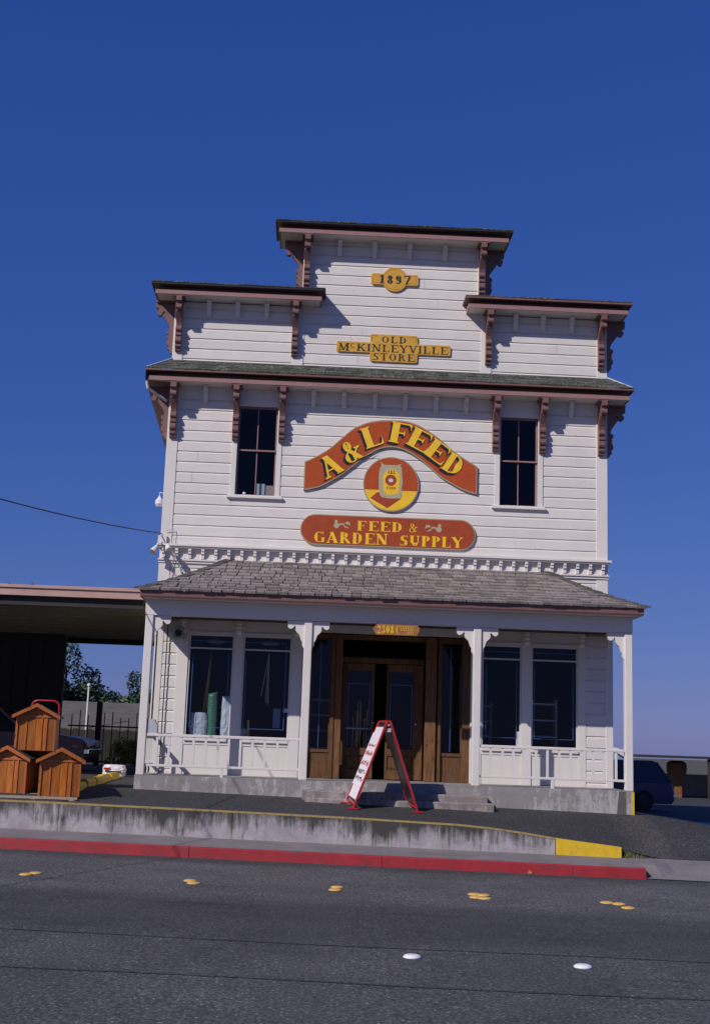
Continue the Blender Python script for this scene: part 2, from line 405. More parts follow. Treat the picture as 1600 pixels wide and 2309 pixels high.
# ---------------------------------------------------------------- retaining wall
RW=thing('retaining_wall','low stained concrete retaining wall with a yellow top edge along the pavement','wall',(0,19.1,wallbot(0)))
def wallseg(x0,x1,n,jx=()):
    mb=MB(); X=rng(x0,x1,n)
    for a,b in zip(X,X[1:]):
        za,zb=interp(a,WT),interp(b,WT)
        vs=[(a,19.1,wallbot(a)-.1),(b,19.1,wallbot(b)-.1),(b,19.1,zb),(a,19.1,za),(a,19.26,wallbot(a)-.1),(b,19.26,wallbot(b)-.1),(b,19.26,zb),(a,19.26,za)]
        mb.add(vs,[(0,1,2,3),(3,2,6,7),(5,4,7,6)])
        if a==X[0]: mb.add([vs[0],vs[3],vs[7],vs[4]],[(0,1,2,3)])
        if b==X[-1]: mb.add([vs[1],vs[5],vs[6],vs[2]],[(0,1,2,3)])
    return mb
body=MB(); J=[-30,-22,-14,-8.5,-5.9,-3.62,-1.05,1.6,3.79]
for a,b in zip(J,J[1:]):
    q=wallseg(a+.003,b-.003,8); body.add(q.v,q.f)
obj('wall_face',body,WALLC,RW,fix=False)
ye=MB()
X=rng(-30,3.79,70)
for a,b in zip(X,X[1:]):
    za,zb=interp(a,WT),interp(b,WT); h=.020
    j=lambda: random.uniform(-.004,.004)
    ye.add([(a,19.096,za-h),(b,19.096,zb-h),(b,19.096,zb+.004),(a,19.096,za+.004),(b,19.24,zb+.004),(a,19.24,za+.004)],[(0,1,2,3),(3,2,4,5)])
obj('yellow_edge',ye,KYT,RW,fix=False)
yb=wallseg(3.80,4.79,8)
ob=obj('painted_end',yb,KYEL,RW,fix=False); ob['label']='bright yellow chipped end block'

# ================================================================= road markers
def dot(x,y,R,h,mat,name,label,cat,group,proto=None):
    loc=(x,y,G*x)
    if proto is not None:
        c=dup(proto,loc); tag(c,label,cat,group); return c
    mb=MB(); mb.lathe([(R,0),(R*.97,h*.35),(R*.8,h*.75),(R*.5,h*.95),(R*.15,h)],(x,y,G*x),18)
    return single(name,mb,mat,label,cat,loc,group,smooth=True)
yl=['yellow round road marker at the left edge, front one of its pair','yellow road marker, rear left of the cluster left of the road centre']
ypos=[((-3.12,14.80),'single yellow road marker nearest the left edge of the road'),
((-3.05,14.98),'rear yellow road marker nearest the left edge of the road'),
((-1.27,14.95),'rear yellow road marker of the second cluster from the left'),
((-1.21,14.72),'front yellow road marker of the second cluster from the left'),
((.43,15.0),'rear yellow road marker of the middle pair below the steps'),
((.40,14.72),'front yellow road marker of the middle pair below the steps'),
((2.02,14.93),'rear left yellow road marker of the cluster right of the folding sign'),
((2.12,14.88),'rear right yellow road marker of the cluster right of the folding sign'),
((2.0,14.63),'front left yellow road marker of the cluster right of the folding sign'),
((2.09,14.56),'front right yellow road marker of the cluster right of the folding sign'),
((3.52,14.72),'rear left yellow road marker of the cluster below the yellow wall end'),
((3.64,14.64),'rear right yellow road marker of the cluster below the yellow wall end'),
((3.66,14.30),'lone front yellow road marker below the yellow wall end')]
p0=None
for (x,y),lb in ypos:
    q=dot(x,y,.080,.022,ROADY,'road_marker',lb,'road marker','yellow road markers on the centre line',p0); p0=p0 or q
p1=dot(.905,10.27,.075,.028,ROADW,'road_marker',"white road marker under the folding sign's right leg",'road marker','white lane markers')
dot(2.24,10.17,.055,.024,ROADW,'road_marker','white road marker at the lower right of the road','road marker','white lane markers',p1)
lm=MB(); lm.add([(3.15,17.83,-.04),(3.20,17.80,-.045),(3.22,17.84,-.02),(3.18,17.87,.0),(3.16,17.85,-.01)],[(0,1,2),(0,2,3),(0,3,4)])
single('leaf',lm,ORANGE,'small orange dry leaf lying against the red kerb','leaf',(3.18,17.84,-.05),fix=False)

# ================================================================= the store
XL,XR,YF=-2.84,5.51,23.0
YS=22.35          # storefront plane under the porch
B=thing('store_building','two storey white clapboard store with stepped false front and porch','building',((XL+XR)/2,YF,.75))
EXP=.2027; Z0=5.39
def frow(t):      # drop siding profile, distance proud of the sheathing
    return -.022 if t<.80 else lerp(-.022,-.004,min(1,(t-.80)/.16))
def siding(mb,x0,x1,z0,z1,y,holes=(),d=1.0):
    k0=math.floor((z0-Z0)/EXP); k1=math.ceil((z1-Z0)/EXP)
    for k in range(k0,k1):
        a,b=Z0+k*EXP,Z0+(k+1)*EXP
        cuts={max(a,z0),min(b,z1)}
        for h in holes:
            for zz in (h[2],h[3]):
                if a<zz<b and z0<zz<z1: cuts.add(zz)
        cuts|={c for c in (a+.80*EXP,a+.96*EXP) if z0<c<z1}
        cs=sorted(cuts)
        for c0,c1 in zip(cs,cs[1:]):
            if c1-c0<1e-5: continue
            mid=(c0+c1)/2; xsg=[(x0,x1)]
            for h in holes:
                if h[2]<mid<h[3]:
                    nx=[]
                    for s0,s1 in xsg:
                        if h[1]<=s0 or h[0]>=s1: nx.append((s0,s1)); continue
                        if h[0]>s0: nx.append((s0,h[0]))
                        if h[1]<s1: nx.append((h[1],s1))
                    xsg=nx
            # butt joints
            yo0,yo1=frow((c0-a)/EXP+1e-4),frow((c1-a)/EXP-1e-4)
            jr=random.Random(k*31+7); js=sorted(jr.uniform(x0,x1) for _ in range(1 if x1-x0>3 and k%2 else 0)); ns=[]
            for s0,s1 in xsg:
                for jx in js:
                    if s0+.1<jx<s1-.1: ns.append((s0,jx-.002)); s0=jx+.002
                ns.append((s0,s1))
            xsg=ns
            for s0,s1 in xsg:
                mb.add([(s0,y+yo0,c0),(s1,y+yo0,c0),(s1,y+yo1,c1),(s0,y+yo1,c1)],[(0,1,2,3)])
                if abs(c0-a)<1e-6:
                    mb.add([(s0,y+.0,c0),(s1,y+.0,c0),(s1,y-.022,c0),(s0,y-.022,c0)],[(0,1,2,3)])
    # sheathing behind
TLx,TRx=-.40,3.12
UW=[(-1.53,-.78,6.20,7.93),(3.47,4.20,6.20,7.93)]
W=MB()
siding(W,XL+.05,XR-.05,4.05,8.62,YF,UW)
siding(W,XL+.05,XR-.05,8.62,9.96,YF)
siding(W,TLx+.03,TRx-.03,9.96,11.36,YF)
obj('front_siding',W,WHITE,B,fix=False)
# core masses (set behind the boards), walls of the sides
core=MB()
def wallwithholes(mb,x0,x1,z0,z1,y0,y1,holes):
    xs=sorted({x0,x1}|{h[0] for h in holes}|{h[1] for h in holes}); zs=sorted({z0,z1}|{h[2] for h in holes}|{h[3] for h in holes})
    for a,b in zip(xs,xs[1:]):
        for c,d in zip(zs,zs[1:]):
            mx,mz=(a+b)/2,(c+d)/2
            if any(h[0]<mx<h[1] and h[2]<mz<h[3] for h in holes): continue
            mb.box(a,b,y0,y1,c,d)
wallwithholes(core,XL+.02,XR-.02,4.0,8.75,YF+.002,YF+.12,UW)
core.box(XL+.02,XR-.02,YF+.004,YF+.40,8.75,9.97)
core.box(TLx,TRx,YF+.006,YF+.40,9.97,11.37)
obj('sheathing',core,WHITE,B)
for X0,sg in ((XL,-1),(XR,1)):
    sw=MB()
    for k in range(-23,15):
        a,b=Z0+k*EXP,Z0+(k+1)*EXP
        if b<.6 or a>8.2: continue
        a=max(a,.6); x=X0
        sw.add([(x+sg*.0,YF+.1,a),(x+sg*.0,34.9,a),(x-sg*.016,34.9,b),(x-sg*.016,YF+.1,b)],[(0,1,2,3)])
        sw.add([(x,YF+.1,a),(x,34.9,a),(x-sg*.03,34.9,a),(x-sg*.03,YF+.1,a)],[(0,1,2,3)])
    obj('side_siding',sw,WHITE,B,fix=False)
bk=MB(); bk.box(XL+.03,XR-.03,34.9,35,.6,8.2)
bk.box(XL+.03,XR-.03,23.2,34.9,8.1,8.2)
bk.box(XL+.03,XR-.03,23.2,34.9,4.0,4.08)
obj('back_wall',bk,WHITE,B)
rf=MB(); rf.add([(XL-.40,23.45,8.36),(XL-.40,35.3,6.96),(1.33,35.3,9.4),(1.33,23.45,9.4),(XR+.05,35.3,8.3),(XR+.05,23.45,8.3)],[(0,1,2,3),(3,2,4,5)])
obj('main_roof',rf,GREEN,B,fix=False)
# raking left eave, seen from below behind the corner
se=MB()
for (xa,xb,c) in ((XL-.46,XL-.42,0),):
    se.add([(XL-.45,22.62,8.46),(XL-.45,26.4,8.00),(XL-.45,35.2,6.9),(XL-.45,35.2,6.72),(XL-.45,26.4,7.80),(XL-.45,22.62,8.27)],[(0,1,2,3,4,5)])
    se.add([(XL-.45,22.62,8.27),(XL-.45,26.4,7.80),(XL-.45,35.2,6.72),(XL+.02,35.2,6.9),(XL+.02,26.4,7.95),(XL+.02,22.62,8.28)],[(0,1,4,5),(1,2,3,4)])
obj('side_eave',se,[paint('soffit_brown',(.20,.14,.11),.2,6,.7,bump=.1)],B,fix=False)
# interior shell upstairs
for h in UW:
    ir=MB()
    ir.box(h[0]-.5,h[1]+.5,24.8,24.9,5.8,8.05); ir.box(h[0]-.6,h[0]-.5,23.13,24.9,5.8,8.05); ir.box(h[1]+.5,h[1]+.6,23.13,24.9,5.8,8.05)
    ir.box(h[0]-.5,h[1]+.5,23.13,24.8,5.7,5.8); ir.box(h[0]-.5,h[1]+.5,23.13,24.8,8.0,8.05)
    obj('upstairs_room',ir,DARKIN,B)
# corner boards and vertical trim
cb=MB()
P=-.034
cb.box(XL-.022,XL+.185,YF+P,YF+.10,4.06,8.26); cb.box(XR-.19,XR+.022,YF+P,YF+.10,4.06,8.26)
cb.box(XL-.022,XL+.17,YF+P,YF+.42,8.62,9.97); cb.box(XR-.17,XR+.022,YF+P,YF+.42,8.62,9.97)
cb.box(TLx-.16,TLx+.045,YF+P-.002,YF+.03,8.62,9.97); cb.box(TRx-.045,TRx+.16,YF+P-.002,YF+.03,8.62,9.97)
cb.box(TLx-.025,TLx+.13,YF+P-.004,YF+.42,9.972,11.36); cb.box(TRx-.13,TRx+.025,YF+P-.004,YF+.42,9.972,11.36)
cb.box(XL-.024,XL-.002,YF+.101,YF+.28,.6,8.2); cb.box(XR+.002,XR+.024,YF+.101,YF+.28,.6,8.2)
split('corner_board',cb,TRIM,B,bevel=.004)
fz=MB()
fz.box(XL+.186,XR-.19,YF-.030,YF-.0,8.03,8.27); 
obj('frieze_board',fz,TRIM,B)

# ---- cornices
def cornice(x0,x1,zt,yb,name,pitch,lipmat,hip):
    """overhanging cornice: lip, shaded cove, rose fascia band and pale soffit"""
    yo=22.5; e=.0
    fb=MB(); a,b=x0,x1
    lip=MB()
    lip.box(a,b,yo,yo+.03,zt-.035,zt); lip.box(a,a+.03,yo+.031,yb,zt-.035,zt); lip.box(b-.03,b,yo+.031,yb,zt-.035,zt)
    o1=obj('gutter_lip',lip,lipmat,B,bevel=.003)
    fb.box(a+.075,b-.075,yo+.085,yo+.11,zt-.20,zt-.115)
    fb.box(a+.075,a+.10,yo+.112,yb,zt-.20,zt-.115); fb.box(b-.10,b-.075,yo+.112,yb,zt-.20,zt-.115)
    obj('fascia_band',fb,PINK,B)
    dk_=MB(); dk_.box(a+.031,b-.031,yo+.031,yb-.001,zt-.020,zt-.002); dk_.box(a+.20,b-.20,yo+.22,yo+.24,zt-.16,zt-.021); dk_.box(a+.20,a+.22,yo+.241,yb-.002,zt-.16,zt-.021); dk_.box(b-.22,b-.20,yo+.241,yb-.002,zt-.16,zt-.021)
    obj('eave_deck',dk_,MAROON,B)
    so=MB(); so.box(a+.102,b-.102,yo+.112,yb,zt-.19,zt-.165)
    obj('soffit',so,TRIM,B)
    # shingled pent roof in stepped courses
    ro=MB(); n=4; X0,X1=x0,x1
    for i in range(n):
        t0,t1=i/n,(i+1)/n+.12
        y0=lerp(yo+.005,YF+hip[1],t0); y1=lerp(yo+.005,YF+hip[1],min(1,t1)); z0=lerp(zt+.006,zt+pitch,t0); z1=lerp(zt+.006,zt+pitch,min(1,t1))
        xa=lerp(X0,X0+hip[0],t0); xb=lerp(X1,X1-hip[2],t0); xc=lerp(X0,X0+hip[0],min(1,t1)); xd=lerp(X1,X1-hip[2],min(1,t1))
        x=xa+.0
        while x<xb-.02:
            ww=min(random.uniform(.14,.28),xb-x); u0=(x-xa)/(xb-xa); u1=(x+ww-.006-xa)/(xb-xa)
            th=.014+random.uniform(0,.010)
            p=[(lerp(xa,xb,u0),y0-.004,z0),(lerp(xa,xb,u1),y0-.004,z0),(lerp(xc,xd,u1),y1,z1),(lerp(xc,xd,u0),y1,z1)]
            jj=random.uniform(-.012,.006)
            ro.add([(p[0][0],p[0][1]+jj,p[0][2]),(p[1][0],p[1][1]+jj,p[1][2]),p[2],p[3],(p[0][0],p[0][1]+jj,p[0][2]+th),(p[1][0],p[1][1]+jj,p[1][2]+th),(p[2][0],p[2][1],p[2][2]+.003),(p[3][0],p[3][1],p[3][2]+.003)],
                [(0,3,2,1),(4,5,6,7),(0,1,5,4),(1,2,6,5),(2,3,7,6),(3,0,4,7)])
            x+=ww
    yk=YF+hip[1]
    # the ends and the deck behind
    ro.add([(x0,yo+.02,zt+.004),(x0+hip[0],yk,zt+pitch),(x0+hip[0],max(yb,yk+.01),zt+pitch),(x0,max(yb,yk+.01),zt+.004)],[(0,1,2,3)])
    ro.add([(x1,yo+.02,zt+.004),(x1-hip[2],yk,zt+pitch),(x1-hip[2],max(yb,yk+.01),zt+pitch),(x1,max(yb,yk+.01),zt+.004)],[(0,3,2,1)])
    ro.add([(x0+hip[0],yk,zt+pitch-.002),(x1-hip[2],yk,zt+pitch-.002),(x1-hip[2],max(yb,yk+.01),zt+pitch-.002),(x0+hip[0],max(yb,yk+.01),zt+pitch-.002)],[(0,1,2,3)])
    rr=obj('pent_roof',ro,GREEN,B,fix=False)
    return rr
cornice(XL-.45,XR+.44,8.46,23.05,'',.33,MAROON,(.45,-.02,.42))
cornice(XL-.44,.03,10.17,23.46,'',.13,BLACK,(.30,.05,.05))
cornice(2.70,XR+.42,10.17,23.46,'',.15,MAROON,(.25,.05,.30))
cornice(TLx-.59,TRx+.49,11.53,23.46,'',.12,BLACK,(.22,.05,.25))
# hip capping on the low cornice ends (pale metal)
hc=MB()
for (xa,xb) in ((XL-.42,XL-.01),(XR+.41,XR+.01)):
    hc.tube([(xa,22.52,8.485),(xb,22.98,8.81)],.018,6)
split('hip_flashing',hc,METAL,B)

# ---- scroll brackets
def arcpts(cx,cz,rr,a0,a1,n=6): return [(cx+rr*math.cos(rad(lerp(a0,a1,i/n))),cz+rr*math.sin(rad(lerp(a0,a1,i/n)))) for i in range(n+1)]
prof=[(0,0),(.375,0),(.375,-.09),(.325,-.10),(.315,-.135)]+arcpts(.300,-.20,.052,60,-150,7)+[(.235,-.175),(.210,-.16),(.195,-.195)]+arcpts(.185,-.245,.045,45,-60,4)+\
 [(.20,-.30),(.15,-.37),(.105,-.44),(.085,-.50)]+arcpts(.095,-.575,.05,90,-60,5)+[(.095,-.635),(.135,-.655),(.135,-.70),(.10,-.72),(.135,-.75)]+arcpts(.085,-.80,.055,20,-70,3)+\
 [(.075,-.865),(.11,-.885),(.11,-.92),(.075,-.94),(.06,-.99),(.05,-1.0),(0,-1.0)]
def make_bracket():
    mb=MB(); mb.prism(prof,lambda p,q,t:(t,-p,q),-.055,.055)
    mb.box(-.105,.105,-.37,-.002,.0,.034)
    o=obj('scroll_bracket',mb,MAROON,B,origin=(0,0,0)); return o
br=make_bracket()
bo=worigin(B)
def place(o,x,y,z,rz=0,first=[True]):
    c=o if first[0] else dup(o)
    first[0]=False
    c.location=Vector((x,y,z))-bo; c.rotation_euler=(0,0,rz); return c
ff=[True]
BY=YF-.034
for x in (XL+.085,-1.575,-.70,3.37,4.27,XR-.11): place(br,x,BY,8.235,0,ff)
for x in (XL+.085,-.53,3.21,XR-.11): place(br,x,BY,9.945,0,ff)
for x in (TLx+.045,TRx-.06): place(br,x,BY-.004,11.305,0,ff)
for z,x0,x1 in ((8.235,XL,XR),(9.945,XL,XR),(11.305,TLx,TRx)):
    place(br,x0-.024,YF+.11,z,-math.pi/2,ff)     # points to -x
    place(br,x1+.024,YF+.11,z,math.pi/2,ff)
mp=[(0,0),(.17,0),(.17,-.075),(.13,-.085),(.13,-.10),(.12,-.16),(.09,-.22),(.07,-.26),(.055,-.30),(0,-.30)]
mb=MB(); mb.prism(mp,lambda p,q,t:(t,-p,q),-.042,.042)
mo=obj('modillion',mb,TRIM,B,origin=(0,0,0))
ff=[True]
for x in (-2.17,-.12,.46,1.05,1.63,2.22,2.80,4.82): place(mo,x,YF-.03,8.262,0,ff)
for x in (-2.20,-1.65,-1.09,3.73,4.27,4.83): place(mo,x,YF-.022,9.975,0,ff)
for x in (.27,.95,1.64,2.33): place(mo,x,YF-.022,11.335,0,ff)

# ---- dentil belt
db=MB()
db.box(XL-.07,XR+.07,YF-.16,YF-.026,5.165,5.205); db.box(XL-.05,XR+.05,YF-.135,YF-.026,5.135,5.163)
db.box(XL-.03,XR+.03,YF-.052,YF-.024,4.86,4.93); db.box(XL-.04,XR+.04,YF-.075,YF-.026,4.905,4.935)
db.box(XL-.02,XR+.02,YF-.038,YF-.023,4.936,5.134)
db.box(XL-.07,XL-.025,YF-.022,YF+.6,5.165,5.205); db.box(XR+.025,XR+.07,YF-.022,YF+.6,5.165,5.205)
obj('belt_course',db,TRIM,B)
mb=MB(); mb.prism([(0,0),(.085,0),(.085,-.05),(.07,-.055),(.07,-.10),(.045,-.125),(.045,-.19),(0,-.19)],lambda p,q,t:(t,-p,q),-.028,.028)
de=obj('dentil',mb,TRIM,B,origin=(0,0,0)); ff=[True]
for i in range(35): place(de,XL+.06+i*.2415,YF-.038,5.134,0,ff)

# ---- upstairs sash windows
def sash_window(h,extra):
    x0,x1,z0,z1=h; y=YF
    fr=MB()
    fr.box(x0-.095,x0-.0,y-.036,y+.03,z0-.0,z1+.10); fr.box(x1+.0,x1+.095,y-.036,y+.03,z0-.0,z1+.10)
    fr.box(x0+.001,x1-.001,y-.034,y+.03,z1,z1+.10)
    o=obj('sash_window',fr,TRIM,B,bevel=.003)
    si=MB(); si.box(x0-.15,x1+.15,y-.085,y+.03,z0-.065,z0-.025); si.box(x0-.13,x1+.13,y-.05,y+.0,z0-.025,z0-.001)
    obj('sill',si,TRIM,o,bevel=.004)
    sa=MB(); w1=.028; zm=(z0+z1)/2+.02
    def fr4(a,b,c,d,yy,t=.035):
        sa.box(a,a+w1,yy,yy+t,c,d); sa.box(b-w1,b,yy,yy+t,c,d); sa.box(a+w1,b-w1,yy,yy+t,c,c+w1); sa.box(a+w1,b-w1,yy,yy+t,d-w1,d)
        m=(a+b)/2; sa.box(m-.009,m+.009,yy+.002,yy+t-.004,c+w1,d-w1)
    fr4(x0+.004,x1-.004,zm-.018,z1-.004,y+.035); fr4(x0+.004,x1-.004,z0+.004,zm+.018,y+.072)
    obj('sash',sa,PINK,o)
    gl=MB()
    for (c,d,yy) in ((zm,z1-.03,y+.052),(z0+.03,zm-.01,y+.09)): gl.box(x0+.02,x1-.02,yy,yy+.004,c,d)
    obj('pane',gl,GLASS,o)
    return o
sash_window(UW[0],0); sash_window(UW[1],0)

# ================================================================= porch
PF=20.9; ZP=1.045
pl=MB()
def plz(x): return lotz(x,20.9)-.15
for (a,b) in ((-2.78,-.02),(-.02,3.03),(3.03,5.45)):
    q=[(a,PF-.02,plz(a)),(b,PF-.02,plz(b)),(b,23.0,plz(b)),(a,23.0,plz(a))]
    pl.add(q+[(x,y,ZP) for x,y,z in q],[(4,5,6,7),(0,1,5,4),(1,2,6,5),(2,3,7,6),(3,0,4,7)])
obj('porch_platform',pl,PLATC,B,fix=True)
yq=MB(); yq.box(5.41,5.455,PF-.024,23,.5,ZP-.02)
q=obj('painted_edge',yq,KYEL,B); q['label']='yellow painted right edge of the platform'
st=MB()
def rough_slab(mb,x0,x1,y0,y1,z0,z1,n=30):
    X=rng(x0,x1,n); pr=[]
    for i,x in enumerate(X):
        j=random.uniform(-.012,.012); k=random.uniform(-.008,.008)
        pr.append(((x,y0+j,z0),(x,y0+j,z1-.02+k),(x,y0+.02+j,z1+k*.5),(x,y1,z1)))
    for a,b in zip(pr,pr[1:]):
        mb.add([*a,*b],[(0,4,5,1),(1,5,6,2),(2,6,7,3)])
    a=pr[0]; mb.add([a[0],a[1],a[2],a[3],(x0,y1,z0)],[(0,1,2,3,4)]); a=pr[-1]; mb.add([a[0],a[1],a[2],a[3],(x1,y1,z0)],[(4,3,2,1,0)])
rough_slab(st,-.03,2.98,20.62,20.89,.55,.90)
rough_slab(st,.02,3.06,20.44,20.63,.55,.785)
obj('entry_steps',st,STEPC,B,fix=False)

# posts with scroll capitals
pcap=[(0,0),(.29,0),(.29,-.06)]+arcpts(.235,-.085,.05,20,-150,6)+[(.18,-.10),(.165,-.075)]+[(.15,-.10),(.155,-.15),(.13,-.19),(.085,-.23),(.07,-.27),(.06,-.31),(.03,-.36),(.035,-.40),(0,-.46)]
def porch_post(x,sides,half=.066,group=None):
    mb=MB(); mb.box(x-half,x+half,PF,PF+.13,ZP,3.67)
    mb.box(x-half-.006,x+half+.006,PF-.006,PF+.136,3.34,3.36) if False else None
    o=obj('porch_post',mb,TRIM,B,bevel=.012)
    for s in sides:
        c=MB(); c.prism(pcap,lambda p,q,t:(x+s*(half+p),t,3.665+q),PF+.035,PF+.095)
        obj('post_scroll',c,TRIM,o)
    return o
porch_post(-2.70,(1,)); porch_post(-.035,(-1,1)); porch_post(2.82,(-1,1)); porch_post(5.385,(-1,))
bm=MB(); bm.box(-2.775,5.455,PF-.004,PF+.135,3.672,3.92); 
bm.box(-2.775,-2.635,PF+.136,YF-.03,3.672,3.92); bm.box(5.315,5.455,PF+.136,YF-.03,3.672,3.92)
bm.box(-2.79,5.47,PF-.02,PF-.005,3.895,3.93)
obj('porch_beam',bm,TRIM,B,bevel=.004)
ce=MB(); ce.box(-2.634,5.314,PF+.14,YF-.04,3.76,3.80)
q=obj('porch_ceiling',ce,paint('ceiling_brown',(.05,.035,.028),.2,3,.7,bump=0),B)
# gutter and eave of the porch
EL,ER,EY,EZ=-2.84,5.57,20.58,3.99
gu=MB()
gp=[(0,-.11),(-.012,-.085),(-.014,-.03),(-.03,-.012),(-.03,0),(.02,0),(.02,-.11)]
gu.prism(gp,lambda p,q,t:(t,EY+.03+p,EZ+.06+q),EL,ER)
gu.box(EL,EL+.04,EY+.051,YF,EZ-.05,EZ+.06); gu.box(ER-.04,ER,EY+.051,YF,EZ-.05,EZ+.06)
obj('porch_gutter',gu,MAROON,B)
es=MB(); es.box(EL+.042,ER-.042,EY+.052,YF-.05,EZ-.058,EZ-.03)
obj('eave_soffit',es,TRIM,B)
# shake roof
RT_L,RT_R,RTZ=-1.54,4.35,4.95
def rprof(s): return EZ+.06+ (RTZ-EZ-.06)*(.77*s+.23*s*s)
def rP(u,s):   # front slope
    xa=lerp(EL-.02,RT_L,s); xb=lerp(ER+.02,RT_R,s); return (lerp(xa,xb,u),lerp(EY-.03,YF-.03,s),rprof(s))
def shake(mb,p0,p1,p2,p3,th,n):
    n=Vector(n)*th
    q=[Vector(p) for p in (p0,p1,p2,p3)]
    mb.add(q+[q[0]+n,q[1]+n,q[2]+n*.15,q[3]+n*.15],[(4,5,6,7),(0,1,5,4),(1,2,6,5),(3,0,4,7)])
sh=MB(); NC=11
for i in range(NC):
    s0=i/NC; s1=min(1,(i+1.75)/NC)
    wid=lerp(ER-EL+.04,RT_R-RT_L,s0); x=0
    while x<wid-.01:
        ww=min(random.uniform(.10,.26),wid-x)
        u0=x/wid; u1=(x+ww-random.uniform(.010,.020))/wid; j=random.uniform(-.016,.010)/2.4+0
        sa=max(-.02,s0+j); a=rP(u0,sa); b=rP(u1,sa+random.uniform(-.002,.002)); c=rP(u1,s1); d=rP(u0,s1)
        # keep sides parallel
        c=(b[0],c[1],c[2]); d=(a[0],d[1],d[2])
        lo=lerp(EL-.02,RT_L,s1); hi=lerp(ER+.02,RT_R,s1)
        c=(min(c[0],hi),c[1],c[2]); d=(max(d[0],lo),d[1],d[2])
        if c[0]<lo: c=(lo,c[1],c[2])
        if d[0]>hi: d=(hi,d[1],d[2])
        lift=random.uniform(0,.008); a=(a[0],a[1],a[2]+lift);b=(b[0],b[1],b[2]+lift)
        shake(sh,a,b,c,d,random.uniform(.028,.048),(0,-.34,.94))
        x+=ww
for sgn,ex,tx in ((-1,EL-.02,RT_L),(1,ER+.02,RT_R)):
    for i in range(NC):
        s0=i/NC; s1=min(1,(i+1.6)/NC); y0=lerp(EY-.03,YF-.03,s0); y=y0
        while y<YF-.04:
            ww=min(random.uniform(.09,.2),YF-.03-y)
            xa=lerp(ex,tx,s0); xb=lerp(ex,tx,s1); z0=rprof(s0); z1=rprof(s1); ys2=max(y,lerp(EY-.03,YF-.03,s1)); ye2=max(y+ww-.01,ys2+.001)
            shake(sh,(xa,y,z0),(xa,y+ww-.01,z0),(xb,ye2,z1),(xb,ys2,z1),.025,(sgn*.5,0,.86))
            y+=ww
obj('shake_roof',sh,SHAKE,B,fix=True)
for ex,tx in ((EL-.02,RT_L),(ER+.02,RT_R)):
    N=9; hp=MB()
    for i in range(N):
        s0=i/N; s1=(i+1.25)/N; s1=min(s1,1.0)
        a=Vector((lerp(ex,tx,s0),lerp(EY-.03,YF-.03,s0),rprof(s0)+.035)); b=Vector((lerp(ex,tx,s1),lerp(EY-.03,YF-.03,s1),rprof(s1)+.028))
        d=Vector((.085,0,0)); e=Vector((0,.07,-.03))
        for v1,v2 in ((a-d,a+d),):
            hp.add([a-d-Vector((0,0,.02)),a+d-Vector((0,0,.02)),b+d-Vector((0,0,.02)),b-d-Vector((0,0,.02)),a-d+Vector((0,0,.012)),a+d+Vector((0,0,.012)),b+d,b-d],[(0,3,2,1),(4,5,6,7),(0,1,5,4),(1,2,6,5),(2,3,7,6),(3,0,4,7)])
    obj('hip_cap',hp,MATS.setdefault('hipw',wood('dark_hip_boards',(.05,.045,.038),(.12,.105,.085),island=.3,rough=.9)) if 'hipw' not in MATS else MATS['hipw'],B)
fl=MB(); fl.box(RT_L-.05,RT_R+.05,YF-.06,YF-.024,4.90,4.955)
obj('roof_flashing',fl,TRIM,B)
ws=MB(); ws.add([(5.16,PF-.0235,.64),(5.32,PF-.0235,.64),(5.31,PF-.0235,ZP-.01),(5.20,PF-.0235,ZP-.01)],[(0,1,2,3)])
q=obj('damp_stain',ws,m_conc('damp_concrete',(.115,.105,.10)),B,fix=False)
# railings
def railing(x0,x1,bal,y=PF+.05):
    mb=MB(); mb.box(x0,x1,y-.03,y+.03,1.675,1.72); mb.box(x0,x1,y-.02,y+.02,1.185,1.225)
    o=obj('railing',mb,TRIM,B,bevel=.006)
    bb=MB()
    for x in bal: bb.box(x-.019,x+.019,y-.018,y+.018,1.226,1.674)
    obj('balusters',bb,TRIM,o)
    ft=MB(); m=(x0+x1)/2; ft.box(m-.022,m+.022,y-.02,y+.02,ZP,1.184); obj('rail_foot',ft,TRIM,o)
railing(-2.633,-.102,[-2.45,-2.25,-2.05,-1.85,-1.65,-1.45,-1.27,-1.08,-.88,-.68,-.47,-.28])
railing(2.887,5.318,[3.07,3.27,3.45,3.64,3.83,4.02,4.22,4.41,4.60,4.79,4.97,5.17])
sr=MB()
for X in (-2.70,):
    sr.box(X-.03,X+.03,PF+.131,YS,1.675,1.72); sr.box(X-.02,X+.02,PF+.131,YS,1.185,1.225)
    for i in range(6): sr.box(X-.018,X+.018,PF+.25+i*.2,PF+.286+i*.2,1.226,1.674)
obj('side_railing',sr,TRIM,B)

# ---- storefront under the porch
SH=[(-2.15,-1.36,1.68,3.50),(-1.18,-.33,1.68,3.50),(-.0,2.90,ZP-.1,3.62),(3.11,3.81,1.68,3.50),(4.00,4.83,1.68,3.50)]
SX0,SX1=-2.72,5.47
w2=MB(); wallwithholes(w2,SX0+.01,SX1-.01,ZP,3.76,YS+.03,YS+.12,SH)
w2.box(SX0+.01,SX0+.10,YS+.121,YF,ZP,3.76); w2.box(SX1-.10,SX1-.01,YS+.121,YF,ZP,3.76)
obj('storefront_wall',w2,TRIM,B)
s2=MB(); siding(s2,-2.62,-2.36,ZP,3.74,YS+.03); obj('storefront_siding',s2,WHITE,B,fix=False); s2=MB(); siding(s2,4.98,5.34,ZP,3.74,YS+.03); obj('storefront_siding',s2,WHITE,B,fix=False)
t2=MB(); y=YS
t2.box(SX0,-2.62,y,y+.05,ZP,3.76); t2.box(5.34,SX1,y,y+.05,ZP,3.76)
